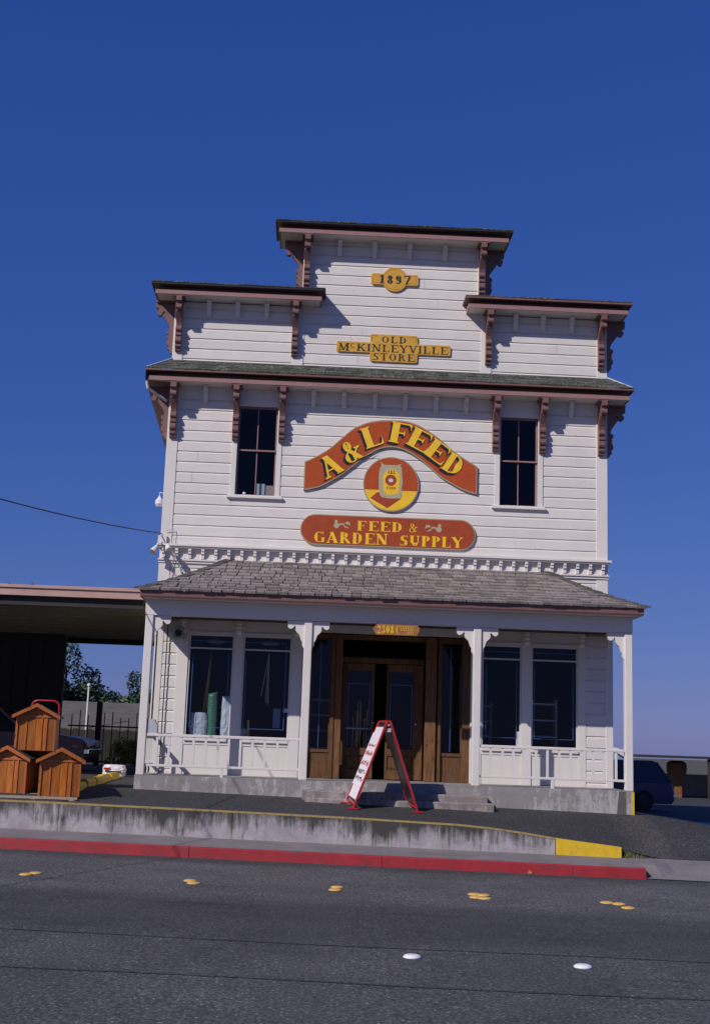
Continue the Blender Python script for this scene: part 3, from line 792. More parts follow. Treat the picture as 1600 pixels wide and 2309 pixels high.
t2.box(-2.36,-2.16,y,y+.05,ZP,3.76); t2.box(-1.355,-1.185,y-.01,y+.05,ZP,3.76); t2.box(-.325,-.13,y,y+.05,ZP,3.76)
t2.box(-.128,-.03,y+.01,y+.05,ZP,3.76)
t2.box(3.815,3.995,y-.01,y+.05,ZP,3.76); t2.box(4.835,4.978,y,y+.05,ZP,3.76); t2.box(2.99,3.105,y,y+.05,ZP,3.76); t2.box(2.905,2.975,y+.01,y+.06,ZP,3.76)
split('pilaster',t2,TRIM,B,bevel=.005)
pn=MB()
for a,b in ((-2.159,-1.356),(-1.184,-.326),(3.106,3.814),(3.996,4.834)):
    pn.box(a,b,y-.035,y+.03,1.625,1.675); pn.box(a,b,y+.0,y+.03,1.56,1.624); pn.box(a,b,y+.012,y+.03,ZP,1.559)
    pn.box(a,b,y+.005,y+.03,3.505,3.56)
split('sill_panel',pn,TRIM,B,bevel=.004)
cb2=MB(); 
for x in (-2.26,-1.27,-.23,3.905,4.905,5.40):
    cb2.prism([(0,0),(.10,0),(.10,-.05),(.07,-.07),(.08,-.11),(.05,-.14),(.06,-.18),(.0,-.24)],lambda p,q,t:(t,y-.012-p,3.75+q),x-.04,x+.04)
split('pilaster_bracket',cb2,TRIM,B)
for h in (SH[0],SH[1],SH[3],SH[4]):
    x0,x1,z0,z1=h
    fr=MB(); t=.02
    fr.box(x0,x0+t,y+.02,y+.06,z0,z1); fr.box(x1-t,x1,y+.02,y+.06,z0,z1); fr.box(x0+t,x1-t,y+.02,y+.06,z0,z0+t); fr.box(x0+t,x1-t,y+.02,y+.06,z1-t,z1)
    fr.box(x0+t,x1-t,y+.025,y+.05,3.245,3.27)
    o=obj('display_window',fr,TRIM,B)
    g=MB(); g.box(x0+.01,x1-.01,y+.038,y+.043,z0+.01,3.25); g.box(x0+.01,x1-.01,y+.0385,y+.0425,3.265,z1-.01); obj('pane',g,GLASS,o)
    tp=MB(); yy=y+.0455; q=.009
    left=(h is SH[1] or h is SH[4])
    a=x0+.07 if (h is SH[0] or h is SH[3]) else x0+.05; b=x1-.08
    zt,zb=3.17,1.86
    if h is SH[1]: b=x1-.09; zt=3.36; 
    tp.box(a,a+q,yy,yy+.002,zb,3.14 if h is not SH[1] else 3.10); tp.box(b,b+q,yy,yy+.002,zb,zt)
    tp.box(x0+.02,x1-.02 if h is not SH[1] else b,yy+.0025,yy+.004,3.385,3.385+q)
    tp.box(a+q,b,yy+.0025,yy+.004,zb,zb+q*.8)
    obj('pane_line',tp,BLUELINE,o)  # thin blue lines set just behind the pane
# entrance in the recess
dz=1.05
def boxes(lst,mb=None):
    mb=mb or MB()
    for q in lst: mb.box(*q)
    return mb
en=boxes([(.40,.47,22.36,22.50,dz,3.6),(.475,.60,22.38,22.52,dz,3.6),(2.10,2.29,22.38,22.52,dz,3.6),(2.32,2.385,22.42,22.55,dz,3.6),
 (2.76,2.895,22.40,22.52,dz,3.6),(-.0,.05,22.44,22.54,dz,3.6),(.05,.398,22.44,22.50,3.5,3.6),(2.386,2.758,22.44,22.50,3.5,3.6),(.601,2.098,22.71,22.79,3.12,3.22),(.601,2.098,22.45,22.6,3.52,3.6)])
obj('entry_frame',en,OAK,B,bevel=.004)
sp=boxes([(.051,.398,22.45,22.49,1.50,1.555),(.051,.398,22.462,22.485,dz,1.10),(.09,.36,22.470,22.48,1.10,1.50),(.051,.09,22.462,22.49,1.10,1.50),(.36,.398,22.462,22.49,1.10,1.50),
 (2.386,2.758,22.45,22.49,1.50,1.555),(2.386,2.758,22.462,22.485,dz,1.14),(2.43,2.72,22.470,22.48,1.14,1.50),(2.386,2.43,22.462,22.49,1.14,1.50),(2.72,2.758,22.462,22.49,1.14,1.50)])
split('side_panel',sp,OAK,B,bevel=.003)
for a,b in ((.051,.398),(2.386,2.758)):
    fr=boxes([(a,a+.015,22.462,22.486,1.556,3.5),(b-.015,b,22.462,22.486,1.556,3.5)]); o=obj('side_light',fr,OAK,B)
    g=boxes([(a+.012,b-.012,22.470,22.475,1.556,3.49)]); obj('pane',g,GLASS,o)
    m=(a+b)/2-.02; tp=boxes([(m,m+.009,22.4775,22.4795,1.58,3.45)]); obj('pane_line',tp,BLUELINE,o)
def door(x0,x1,gx0,gx1,yy,lab):
    st=boxes([(x0,gx0,yy,yy+.05,dz+.01,3.11),(gx1,x1,yy,yy+.05,dz+.01,3.11),(gx0,gx1,yy,yy+.05,2.98,3.11),(gx0,gx1,yy,yy+.05,1.47,1.60),(gx0,gx1,yy,yy+.05,dz+.01,1.22),
       (gx0,gx1,yy+.02,yy+.035,1.22,1.47),(gx0+.03,gx1-.03,yy+.008,yy+.02,1.25,1.44)])
    o=obj('entry_door',st,OAK,B,bevel=.004); o['label']=lab
    g=boxes([(gx0,gx1,yy+.022,yy+.027,1.60,2.98)]); obj('pane',g,GLASS,o)
    q=.009; a,b=gx0+.03,gx1-.035
    tp=boxes([(a,a+q,yy+.0285,yy+.0305,1.64,2.75),(b,b+q,yy+.0285,yy+.0305,1.64,2.75),(a+q,b,yy+.0285,yy+.0305,2.741,2.75)]); obj('pane_line',tp,BLUELINE,o)
    hd=MB(); hd.lathe([(.0,0),(.022,.0),(.026,.02),(.01,.04)],(0,0,0),10); 
    hd.v=[(gx1+.04+vx,yy-.001-vz,2.05+vy) for vx,vy,vz in hd.v]; obj('handle',hd,CHROME,o)
    return o
door(.62,1.20,.70,1.15,22.74,'left door leaf with broom handles behind its glass')
door(1.42,2.09,1.46,1.92,22.74,'right door leaf beside the wooden post')
# shop interior
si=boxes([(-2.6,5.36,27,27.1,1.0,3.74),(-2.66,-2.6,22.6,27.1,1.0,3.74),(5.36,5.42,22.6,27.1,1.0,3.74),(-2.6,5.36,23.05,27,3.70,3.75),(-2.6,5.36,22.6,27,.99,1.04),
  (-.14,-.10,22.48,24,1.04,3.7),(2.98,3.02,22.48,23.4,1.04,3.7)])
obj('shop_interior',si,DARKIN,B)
dk=boxes([(-2.58,-.145,22.48,23.2,1.50,1.56),(3.03,5.34,22.48,23.2,1.50,1.56)])
split('display_ledge',dk,paint('ledge_paint',(.12,.10,.09),.1,5,.6,bump=0),B)
for x0,x1,yy,lab in ((3.2,3.72,25.5,'metal shelves deep inside the shop behind the third display window'),(.0,.5,25.2,'metal shelves inside the shop behind the left side light'),(4.2,4.62,23.3,'metal shelves close behind the rightmost display window')):
    shf=MB()
    for z in (1.55,1.9,2.2,2.5): shf.box(x0,x1,yy,yy+.3,z,z+.03)
    shf.box(x0-.03,x0-.001,yy,yy+.3,1.05,2.6); shf.box(x1+.001,x1+.03,yy,yy+.3,1.05,2.6)
    single('shelf_unit',shf,METAL,lab,'shelf',((x0+x1)/2,yy,1.05),'metal shelves inside the shop')
for x,lab in ((-1.72,'glass ceiling lamp behind the leftmost display window'),(-.72,'glass ceiling lamp behind the second display window from the left')):
    q=MB(); q.lathe([(.04,0),(.06,-.03),(.13,-.05),(.17,-.02),(.15,.01)],(x,22.9,3.44),16); q.tube([(x,22.9,3.44),(x,22.9,3.69)],.01,6)
    single('ceiling_lamp',q,paint('frosted_lamp',(.30,.36,.38),.1,9,.3,bump=0),lab,'lamp',(x,22.9,3.44),'ceiling lamps in the shop windows')
# goods in the windows
q=MB(); q.tube([(-1.70,22.62,1.56+i*.05) for i in range(19)],[.085*(1+.03*math.sin(i*2.4)) for i in range(19)],18)
gm=single('mesh_roll',q,GREENM,'tall roll of green plastic mesh standing in the leftmost display window','mesh roll',(-1.70,22.62,1.56),smooth=True)
for i in range(9):
    pass
rg=MB()
for i in range(17):
    z=1.6+i*.05
    for s in (1,-1):
        pts=[(-1.70+.0875*math.cos(s*(a/8)*2*math.pi),22.62+.0875*math.sin(s*(a/8)*2*math.pi),z+a*.012) for a in range(9)]
        rg.tube(pts,.0035,4)
obj('mesh_strand',rg,paint('light_green_mesh',(.14,.36,.24),.1,9,.3,bump=0),gm)
def sack(name,cx,cyy,cz,w1,d1,h1,lab,mat=BAGW,cat='sack',group=None,lump=.02,seed=1):
    rn=random.Random(seed); mb=MB(); nx,nz=8,10; ring=[]
    K2=16
    for k in range(nz+1):
        t=k/nz; sc=1-.12*abs(2*t-1)**3; row=[]
        for j in range(K2):
            a=2*math.pi*j/K2; ca,sa=math.cos(a),math.sin(a)
            p=2.8; rr=1/((abs(ca)**p+abs(sa)**p)**(1/p))
            row.append((cx+w1/2*sc*rr*ca+rn.uniform(-1,1)*lump*.4,cyy+d1/2*sc*rr*sa+rn.uniform(-1,1)*lump*.4,cz+h1*t+rn.uniform(-1,1)*lump*.3))
        ring+=row
    mb.add(ring,[(i*K2+j,i*K2+(j+1)%K2,(i+1)*K2+(j+1)%K2,(i+1)*K2+j) for i in range(nz) for j in range(K2)]+[tuple(range(K2-1,-1,-1)),tuple(range(nz*K2,(nz+1)*K2))])
    return single(name,mb,mat,lab,cat,(cx,cyy,cz),group,smooth=False)
sack('plastic_sack',-1.93,22.58,1.56,.32,.18,.56,'white upright plastic sack in the leftmost window left of the green mesh roll',seed=3,group='white sacks in the display windows')
sack('plastic_sack',-1.44,22.56,1.56,.18,.16,.86,'tall white plastic sack in the leftmost window beside its right frame',seed=4,group='white sacks in the display windows')
sack('plastic_sack',-1.13,22.62,1.56,.12,.12,.30,'small pale sack in the lower left corner of the second window',seed=5,group='white sacks in the display windows')
sack('cardboard_box',-2.06,22.70,1.56,.12,.18,.16,'dark blue box in the lower left corner of the leftmost window',mat=BLUECAR,cat='box',seed=6,lump=.0)
q=MB(); q.tube([(-1.04,22.56,1.56),(-1.045,22.57,2.02)],[.024,.020],10)
single('wooden_post',q,TAN,'short yellow wooden post standing in the second display window','post',(-1.04,22.56,1.56))
q=MB()
for dx in (-.115,-.03,.0,.022): q.tube([(-.73,22.62,3.22),(-.73+dx,22.62+dx*.3,2.30+abs(dx)*1.3)],.008,6)
single('hanging_rods',q,GREYG,'bundle of thin pale rods hanging in the second display window','rods',(-.73,22.62,3.22))
q=MB()
for dx in (-.10,-.07,-.04): q.tube([(-1.78,22.75,3.2),(-1.78+dx,22.75,2.15)],.007,6)
single('hanging_rods',q,TAN,'thin tan cords hanging in the leftmost display window','cords',(-1.78,22.75,3.2))
q=boxes([(-.43,-.34,22.405,22.408,2.17,2.24)]); single('notice',q,SIGNW,'small white notice stuck inside the second display window','notice',(-.38,22.406,2.17))
q=boxes([(-.62,-.49,23.0,23.02,1.9,2.25)]); single('poster',q,PALEBLUE,'small blue poster deep inside the second display window','poster',(-.55,23.01,1.9))
q=boxes([(3.74,3.79,22.41,22.45,1.69,1.98)]); single('paper_roll',q,SIGNW,'white paper roll at the foot of the third display window','roll',(3.765,22.43,1.69))
bx=[.83,.885,.93,.98,1.03,1.075]
for i,x in enumerate(bx):
    q=MB(); q.tube([(x,22.90,1.10),(x+random.uniform(-.02,.03),22.93,2.32+random.uniform(-.25,.15))],[.014,.008],6)
    o=single('broom',q,TAN,'yellow wooden broom stick standing behind the left door glass','broom',(x,22.90,1.10),'wooden broom sticks behind the left door glass')
q=boxes([(.70,1.15,22.84,22.87,1.93,1.955)]); single('tool_rack',q,METAL,'pale rack bar holding the broom sticks behind the left door glass','rack',(.96,22.71,1.93))
q=boxes([(-.99,-.83,23.22,23.3,6.25,6.6),]); 
q=MB(); q.lathe([(.03,0),(.035,.07),(.03,.08)],(-1.36,23.12,6.20),12); single('cup',q,SIGNW,'small white cup on the sill inside the left upstairs window','cup',(-1.36,23.12,6.20))
q=boxes([(-1.13,-.98,23.18,23.3,6.20,6.47)]); single('cardboard_box',q,METAL,'grey box inside the left upstairs window','box',(-1.05,23.24,6.20))
q=boxes([(-.96,-.80,23.18,23.3,6.20,6.44)]); single('cardboard_box',q,GREYW,'brown box inside the left upstairs window at its right corner','box',(-.88,23.24,6.20))

# ---- fixtures on the front
q=boxes([(-2.44,-2.25,22.24,22.345,3.40,3.60)]); sb=single('loudspeaker',q,paint('speaker_grey',(.34,.32,.28),.1,9,.5,bump=0),'square beige loudspeaker under the porch left of the windows','loudspeaker',(-2.35,22.29,3.40),bevel=.006)
q=MB(); q.lathe([(.065,0),(.06,.004)],(0,0,0),20); q.v=[(-2.345+a,22.238-c,3.50+b) for a,b,c in q.v]; obj('speaker_cone',q,BLACK,sb)
mbx=MB(); mbx.prism([(0,0),(.20,0),(.20,.16),(.13,.27),(.0,.27)],lambda p,q_,t:(-2.63+p*.85,t,1.68+q_),20.93,21.13)
single('mailbox',mbx,METAL,'grey sloping metal mailbox on the left end of the porch railing','mailbox',(-2.55,21.0,1.68),bevel=.005)
q=MB(); q.tube([(-2.545,22.31,ZP),(-2.545,22.31,3.7)],.010,8); single('conduit',q,INK,'thin dark conduit down the siding left of the display windows','conduit',(-2.545,22.31,ZP))
# floodlight and cables at the left corner
fd=thing('floodlight','white double floodlight with loose cables at the left corner under the dentils','floodlight',(-2.86,22.9,5.12))
q=MB(); q.lathe([(.02,-.08),(.035,-.06),(.05,.0),(.065,.07),(.07,.085)],(0,0,0),16)
dvec=Vector((-.35,-.45,-.75)).normalized(); R_=dvec.to_track_quat('Z','Y').to_matrix()
q.v=[tuple(R_@Vector(v)+Vector((-2.92,22.72,5.07))) for v in q.v]; obj('lamp_head',q,TRIM,fd,smooth=False)
q=MB(); q.lathe([(.02,-.08),(.035,-.06),(.05,.0),(.06,.05),(.045,.08)],(0,0,0),16); dvec=Vector((.25,-.6,-.55)).normalized(); R_=dvec.to_track_quat('Z','Y').to_matrix()
q.v=[tuple(R_@Vector(v)+Vector((-2.68,22.70,5.10))) for v in q.v]; obj('lamp_head',q,TRIM,fd)
q=MB(); q.tube([(-2.82,22.96,5.24),(-2.84,22.80,5.20),(-2.92,22.74,5.12)],.016,6); q.tube([(-2.84,22.80,5.20),(-2.70,22.74,5.15)],.014,6); q.box(-2.90,-2.74,22.91,22.965,5.22,5.36)
obj('lamp_bracket',q,TRIM,fd)
def sag(a,b,s,n=14): 
    a,b=Vector(a),Vector(b); return [a.lerp(b,i/n)-Vector((0,0,s*4*(i/n)*(1-i/n))) for i in range(n+1)]
q=MB()
q.tube([(-2.78,22.93,5.45),(-2.62,22.93,5.5),(-2.62,22.93,5.22)],.006,5)
q.tube([(-2.62,22.93,5.08),(-2.60,22.94,4.75),(-2.66,22.94,4.55),(-2.60,22.94,4.42)],.007,5)
q.tube([(-2.52,22.93,5.0),(-2.46,22.94,4.75),(-2.36,22.94,4.5),(-2.30,22.92,4.35)],.008,5)
q.tube([(-2.40,22.94,4.98),(-2.36,22.94,4.76),(-2.50,22.94,4.62),(-2.62,22.94,4.68)],.006,5)
obj('cable',q,METAL,fd)
q=MB(); P0=(-2.84,22.95,5.40); q.tube(sag((-9.3,6.6,5.75),P0,.55,30),.010,6); 
single('service_cable',q,INK,'twisted overhead service cable running to the left corner of the store','cable',P0)
q=MB(); q.lathe([(.02,.0),(.03,-.03),(.075,-.08),(.08,-.15),(.05,-.2)],(-3.0,23.55,6.22),14); q.tube([(-2.86,23.55,6.26),(-3.0,23.55,6.30),(-3.0,23.55,6.2)],.012,6)
single('wall_lamp',q,SIGNW,'round white wall lamp on the left side wall of the store','lamp',(-2.86,23.55,6.26))
q=MB(); q.tube([(-3.26,22.62,8.24),(-3.24,22.66,8.12),(-3.05,22.82,8.02),(-2.9,22.93,7.95)],.028,8)
obj('downspout_elbow',q,TRIM,B)

# ================================================================= lettering
T_,t_=.17,.055
def gl(ch):
    L=[];A=lambda *a:L.append(('l',)+a); C=lambda *a:L.append(('a',)+a)
    def sf(x,y,hw,d): # serif slab; d=1 grows up from y, -1 hangs down
        L.append(('p',[(x-hw,y),(x+hw,y),(x+hw,y+d*.045),(x+hw*.45,y+d*.09),(x-hw*.45,y+d*.09),(x-hw,y+d*.045)]))
    def V(x,a=0,b=1,w_=T_): A(x,a,x,b,w_)
    def H(x0,x1,y,w_=t_): A(x0,y,x1,y,w_)
    def tick(x,y,dy): L.append(('p',[(x,y),(x-.11,y),(x-.03,y+dy*.5),(x,y+dy)] if True else 0))
    w_=.8
    if ch=='A': A(.14,.03,.42,.99,.07); A(.40,.99,.74,.03,T_); H(.22,.62,.31); sf(.14,0,.13,1); sf(.74,0,.17,1); w_=.95
    elif ch=='B': V(.2);C(.38,.74,.24,.235,-90,90);C(.38,.26,.28,.235,-90,90);H(.2,.4,.5)
    elif ch=='C': C(.45,.5,.37,.47,52,308); tick(.76,.97,-.34); tick(.78,.04,.26); w_=.88
    elif ch=='D': V(.22);H(.1,.42,.972);H(.1,.42,.028);C(.40,.5,.37,.472,-90,90);sf(.2,0,.16,1);sf(.2,1,.16,-1); w_=.92
    elif ch in 'EF':
        V(.22);H(.1,.74,.972);H(.25,.56,.51);tick(.76,.99,-.32);L.append(('p',[(.56,.66),(.50,.53),(.50,.49),(.56,.36)]));sf(.22,1,.17,-1);sf(.22,0,.18,1)
        w_=.82
        if ch=='E': H(.1,.76,.028); tick(.80,.01,.34)
    elif ch=='G': C(.45,.5,.37,.47,50,300); V(.74,.05,.42,.14); sf(.74,.46,.15,-1); tick(.77,.97,-.34); w_=.95
    elif ch=='I': V(.2);sf(.2,0,.18,1);sf(.2,1,.18,-1); w_=.42
    elif ch=='K': V(.22);sf(.22,0,.18,1);sf(.22,1,.18,-1);A(.28,.40,.72,.97,.06);A(.42,.60,.78,.03,T_);sf(.72,1,.13,-1);sf(.80,0,.15,1); w_=.98
    elif ch=='L': V(.22);sf(.22,1,.19,-1);H(.06,.70,.028);sf(.2,0,.16,1);tick(.74,.01,.40); w_=.80
    elif ch=='M': V(.16,.03,.97,.07);A(.18,.98,.50,.05,T_);A(.50,.05,.80,.98,.06);V(.86);sf(.14,0,.14,1);sf(.14,1,.13,-1);sf(.87,0,.17,1);sf(.9,1,.13,-1); w_=1.08
    elif ch=='N': V(.17,.03,.97,.07);A(.19,.97,.73,.04,T_);V(.77,.03,.97,.07);sf(.15,0,.14,1);sf(.13,1,.13,-1);sf(.77,1,.14,-1); w_=.95
    elif ch=='O': C(.43,.5,.37,.475,0,360); w_=.88
    elif ch=='P': V(.22);C(.38,.74,.30,.235,-90,90);H(.2,.4,.505);H(.1,.4,.972);sf(.22,0,.18,1);sf(.2,1,.16,-1); w_=.76
    elif ch=='R': V(.22);C(.38,.74,.27,.235,-90,90);H(.2,.42,.505);H(.1,.4,.972);A(.44,.5,.72,.05,.15);sf(.22,0,.18,1);sf(.2,1,.16,-1);sf(.76,0,.12,1); w_=.92
    elif ch=='S': 
        C(.36,.74,.25,.235,40,270);C(.38,.265,.27,.24,90,-140); A(.26,.60,.50,.42,.15); tick(.64,.97,-.30);L.append(('p',[(.08,.02),(.19,.02),(.11,.18),(.08,.34)])); w_=.74
    elif ch=='T': V(.40);H(.06,.74,.972);sf(.40,0,.18,1);tick(.78,.99,-.32);L.append(('p',[(.02,.99),(.13,.99),(.05,.84),(.02,.67)])); w_=.82
    elif ch=='U': V(.22,.30,.97);C(.46,.33,.24,.305,180,360);V(.70,.30,.97,.07);sf(.22,1,.18,-1);sf(.70,1,.14,-1); w_=.9
    elif ch=='V': A(.14,.97,.44,.03,T_);A(.44,.03,.72,.97,.06);sf(.13,1,.18,-1);sf(.74,1,.13,-1); w_=.86
    elif ch=='Y': A(.14,.97,.44,.45,T_);A(.44,.45,.74,.97,.06);V(.44,0,.48);sf(.13,1,.18,-1);sf(.75,1,.13,-1);sf(.44,0,.18,1); w_=.88
    elif ch=='&': 
        C(.36,.76,.18,.21,-60,245); A(.30,.64,.74,.06,.16); C(.34,.26,.27,.245,120,395); A(.56,.36,.76,.60,.06); sf(.74,.62,.13,-1); A(.74,.07,.86,.06,.08); A(.22,.45,.42,.60,.06); w_=.95
    elif ch=='1': V(.25);sf(.25,0,.19,1);A(.08,.84,.22,.95,.06); w_=.52
    elif ch=='8': C(.34,.74,.20,.235,0,360);C(.34,.26,.25,.245,0,360); w_=.68
    elif ch=='9': C(.32,.68,.24,.30,0,360);C(.30,.42,.27,.40,-110,10);L.append(('p',[(.12,.06),(.26,.06),(.24,.2),(.12,.2)])); w_=.68
    elif ch=='7': H(.06,.60,.95,.10);A(.58,.93,.26,.0,.13);L.append(('p',[(.06,1.0),(.11,1.0),(.09,.72),(.05,.72)])); w_=.64
    elif ch=='2': C(.30,.72,.23,.26,160,-50);A(.44,.52,.12,.07,.07);H(.08,.56,.06,.13);tick(.58,.02,.3);L.append(('p',[(.06,.64),(.2,.64),(.2,.78),(.06,.78)])); w_=.66
    elif ch=='3': C(.30,.75,.22,.235,150,-90);C(.30,.26,.25,.245,90,-150);H(.22,.34,.51);L.append(('p',[(.05,.14),(.19,.14),(.19,.28),(.05,.28)]));L.append(('p',[(.06,.72),(.19,.72),(.19,.86),(.06,.86)])); w_=.64
    elif ch=='0': C(.33,.5,.26,.48,0,360); w_=.66
    elif ch==' ': w_=.5
    elif ch=='.': L.append(('p',[(.05,0),(.2,0),(.2,.15),(.05,.15)])); w_=.28
    return L,w_
def glyph_polys(ch,bold=1.0):
    """list of quads strips (list of point lists) in glyph space"""
    out=[]; L,w_=gl(ch)
    for s in L:
        if s[0]=='l':
            _,x0,y0,x1,y1,h=s; h*=bold if h>.1 else 1.15; d=math.hypot(x1-x0,y1-y0); nx,ny=-(y1-y0)/d*h/2,(x1-x0)/d*h/2
            if abs(x1-x0)>1e-4 and abs(y1-y0)>1e-4:   # slanted stem: cut level at both ends
                hx=h/2*d/abs(y1-y0); nx,ny=(hx if y1<y0 else -hx),0
            n=4; out.append([((lerp(x0,x1,i/n)+nx,lerp(y0,y1,i/n)+ny),(lerp(x0,x1,i/n)-nx,lerp(y0,y1,i/n)-ny)) for i in range(n+1)])
        elif s[0]=='a':
            _,cx,cy_,rx,ry,a0,a1=s; n=max(8,int(abs(a1-a0)/12)); st=[]
            for i in range(n+1):
                a=rad(lerp(a0,a1,i/n)); c,sn=math.cos(a),math.sin(a); h=lerp(t_,T_*1.08*bold,abs(c)**1.3)
                st.append(((cx+(rx)*c+0*h,cy_+ry*sn),(cx+(rx-h)*c,cy_+(ry-max(h*.45,t_))*sn)))
            out.append(st)
        else: out.append(('poly',s[1]))
    return out,w_
def lettering(mb,text,fn,y0,th=.003,bold=1.0,track=.06,xs=1.0,start=0.0):
    """fn(u,v)->(X,Z); letters are thin raised slabs; strokes step .25 mm so none share a plane"""
    x=start;k=0
    for ch in text:
        polys,w_=glyph_polys(ch,bold)
        for st in polys:
            k+=1; yy=y0-th-.0003*(k%9)
            if isinstance(st,tuple):
                p=[fn((x+q[0])*xs,q[1]) for q in st[1]]; n=len(p)
                mb.add([(a,yy,b) for a,b in p]+[(a,y0,b) for a,b in p],[tuple(range(n))]+[(i,(i+1)%n,n+(i+1)%n,n+i) for i in range(n)])
            else:
                P_=[(fn((x+a[0])*xs,a[1]),fn((x+b[0])*xs,b[1])) for a,b in st]
                for (a,b),(c,d) in zip(P_,P_[1:]):
                    mb.add([(a[0],yy,a[1]),(b[0],yy,b[1]),(d[0],yy,d[1]),(c[0],yy,c[1])],[(0,1,2,3)])
                    mb.add([(a[0],yy,a[1]),(c[0],yy,c[1]),(c[0],y0,c[1]),(a[0],y0,a[1])],[(0,1,2,3)])
                    mb.add([(b[0],yy,b[1]),(d[0],yy,d[1]),(d[0],y0,d[1]),(b[0],y0,b[1])],[(0,1,2,3)])
        x+=w_+track
    return x
def width(text,track=.06): return sum(glyph_polys(c)[1]+track for c in text)-track
def fit_line(mb,text,x0,x1,z0,z1,yf,track=.06,bold=1.0,th=.003):
    wd=width(text,track); h=z1-z0; sx=(x1-x0)/wd
    lettering(mb,text,lambda a,b:(x0+a*sx,z0+b*h),yf,th,bold,track)
def slab(mb,pts,y0,y1): mb.prism(pts,lambda p,q,t:(p,t,q),y0,y1)
def rrect(x0,x1,z0,z1,rr,n=5):
    P_=[]
    for cx,cz,a in ((x1-rr,z0+rr,-90),(x1-rr,z1-rr,0),(x0+rr,z1-rr,90),(x0+rr,z0+rr,180)): P_+=arcpts(cx,cz,rr,a,a+90,n)
    return P_
def inset(pts,d):
    n=len(pts); out=[]
    for i in range(n):
        a,b,c=Vector(pts[i-1]),Vector(pts[i]),Vector(pts[(i+1)%n])
        e1=(b-a); e2=(c-b)
        if e1.length<1e-6 or e2.length<1e-6: out.append(tuple(b)); continue
        n1=Vector((-e1.y,e1.x)).normalized(); n2=Vector((-e2.y,e2.x)).normalized(); m=(n1+n2)
        if m.length<1e-4: m=n1
        m.normalize(); out.append(tuple(b+m*d/max(.4,m.dot(n1))))
    return out
SY=YF-.026   # face of siding
# 1897 board
S1=thing('date_sign','gold board with the year 1897 near the top of the false front','sign',(1.36,SY,10.60))
x0,x1,z0,z1=.90,1.825,10.49,10.715; cx,cz,R0=1.362,10.605,.247
an=math.degrees(math.asin((z1-cz)/R0))
out=[(x0+.02,z0),]+[]
pts=[(x0+.03,z0),(cx-R0*math.cos(rad(an)),z0)]+arcpts(cx,cz,R0,180+an,360-an,18)+[(x1-.03,z0),(x1,z0+.03),(x1,z1-.03),(x1-.03,z1)]+arcpts(cx,cz,R0,an,180-an,18)+[(x0+.03,z1),(x0,z1-.03),(x0,z0+.03)]
q=MB(); slab(q,pts,SY-.03,SY+.004); obj('board',q,GOLD,S1)
q=MB(); fit_line(q,'1897',1.065,1.67,10.512,10.688,SY-.0305,.10,1.3); obj('lettering',q,INK,S1,fix=False)
q=MB(); 
def outline(mb,pts,yy,wd=.004,closed=True):
    n=len(pts)
    for i in range(n if closed else n-1):
        a,b=Vector(pts[i]),Vector(pts[(i+1)%n]); d=(b-a)
        if d.length<1e-5: continue
        nn=Vector((-d.y,d.x)).normalized()*wd/2
        mb.add([((a+nn).x,yy,(a+nn).y),((b+nn).x,yy,(b+nn).y),((b-nn).x,yy,(b-nn).y),((a-nn).x,yy,(a-nn).y)],[(0,1,2,3)])
outline(q,[(1.10,10.53),(.94,10.53),(.94,10.68),(1.10,10.68)],SY-.0312,.005,False); outline(q,[(1.62,10.53),(1.785,10.53),(1.785,10.68),(1.62,10.68)],SY-.0312,.005,False)
outline(q,arcpts(cx,cz,R0-.035,200,340,20),SY-.0312,.005,False); outline(q,arcpts(cx,cz,R0-.035,30,150,20),SY-.0312,.005,False)
obj('pinstripe',q,RUST,S1,fix=False)
# old store board
S2=thing('name_sign','gold cross shaped board reading OLD McKINLEYVILLE STORE','sign',(1.38,SY,9.2))
pts=[(.30,9.095),(.925,9.095),(.925,8.95),(.955,8.925),(1.81,8.925),(1.84,8.95),(1.84,9.095),(2.46,9.095),(2.48,9.115),(2.48,9.28),(2.46,9.30),(1.84,9.30),(1.84,9.445),(1.81,9.47),(.955,9.47),(.925,9.445),(.925,9.30),(.30,9.30),(.28,9.28),(.28,9.115)]
q=MB(); slab(q,pts,SY-.03,SY+.004); obj('board',q,GOLD,S2)
q=MB(); fit_line(q,'OLD',1.14,1.635,9.305,9.435,SY-.0305,.12)
fit_line(q,'M',.315,.53,9.115,9.265,SY-.0305,.0); fit_line(q,'C',.545,.615,9.18,9.27,SY-.0305,0); fit_line(q,'KINLEYVILLE',.66,2.435,9.12,9.265,SY-.0305,.08)
fit_line(q,'STORE',.975,1.79,8.95,9.09,SY-.0305,.10); obj('lettering',q,INK,S2,fix=False)
q=MB(); outline(q,[(1.06,9.44),(.955,9.44),(.955,9.33)],SY-.0312,.005,False); outline(q,[(1.70,9.44),(1.81,9.44),(1.81,9.33)],SY-.0312,.005,False); outline(q,[(.955,9.07),(.955,8.955),(1.04,8.955)],SY-.0312,.005,False); outline(q,[(1.81,9.07),(1.81,8.955),(1.72,8.955)],SY-.0312,.005,False)
outline(q,[(.56,9.165),(.60,9.165)],SY-.0312,.006,False)
obj('pinstripe',q,INK,S2,fix=False)
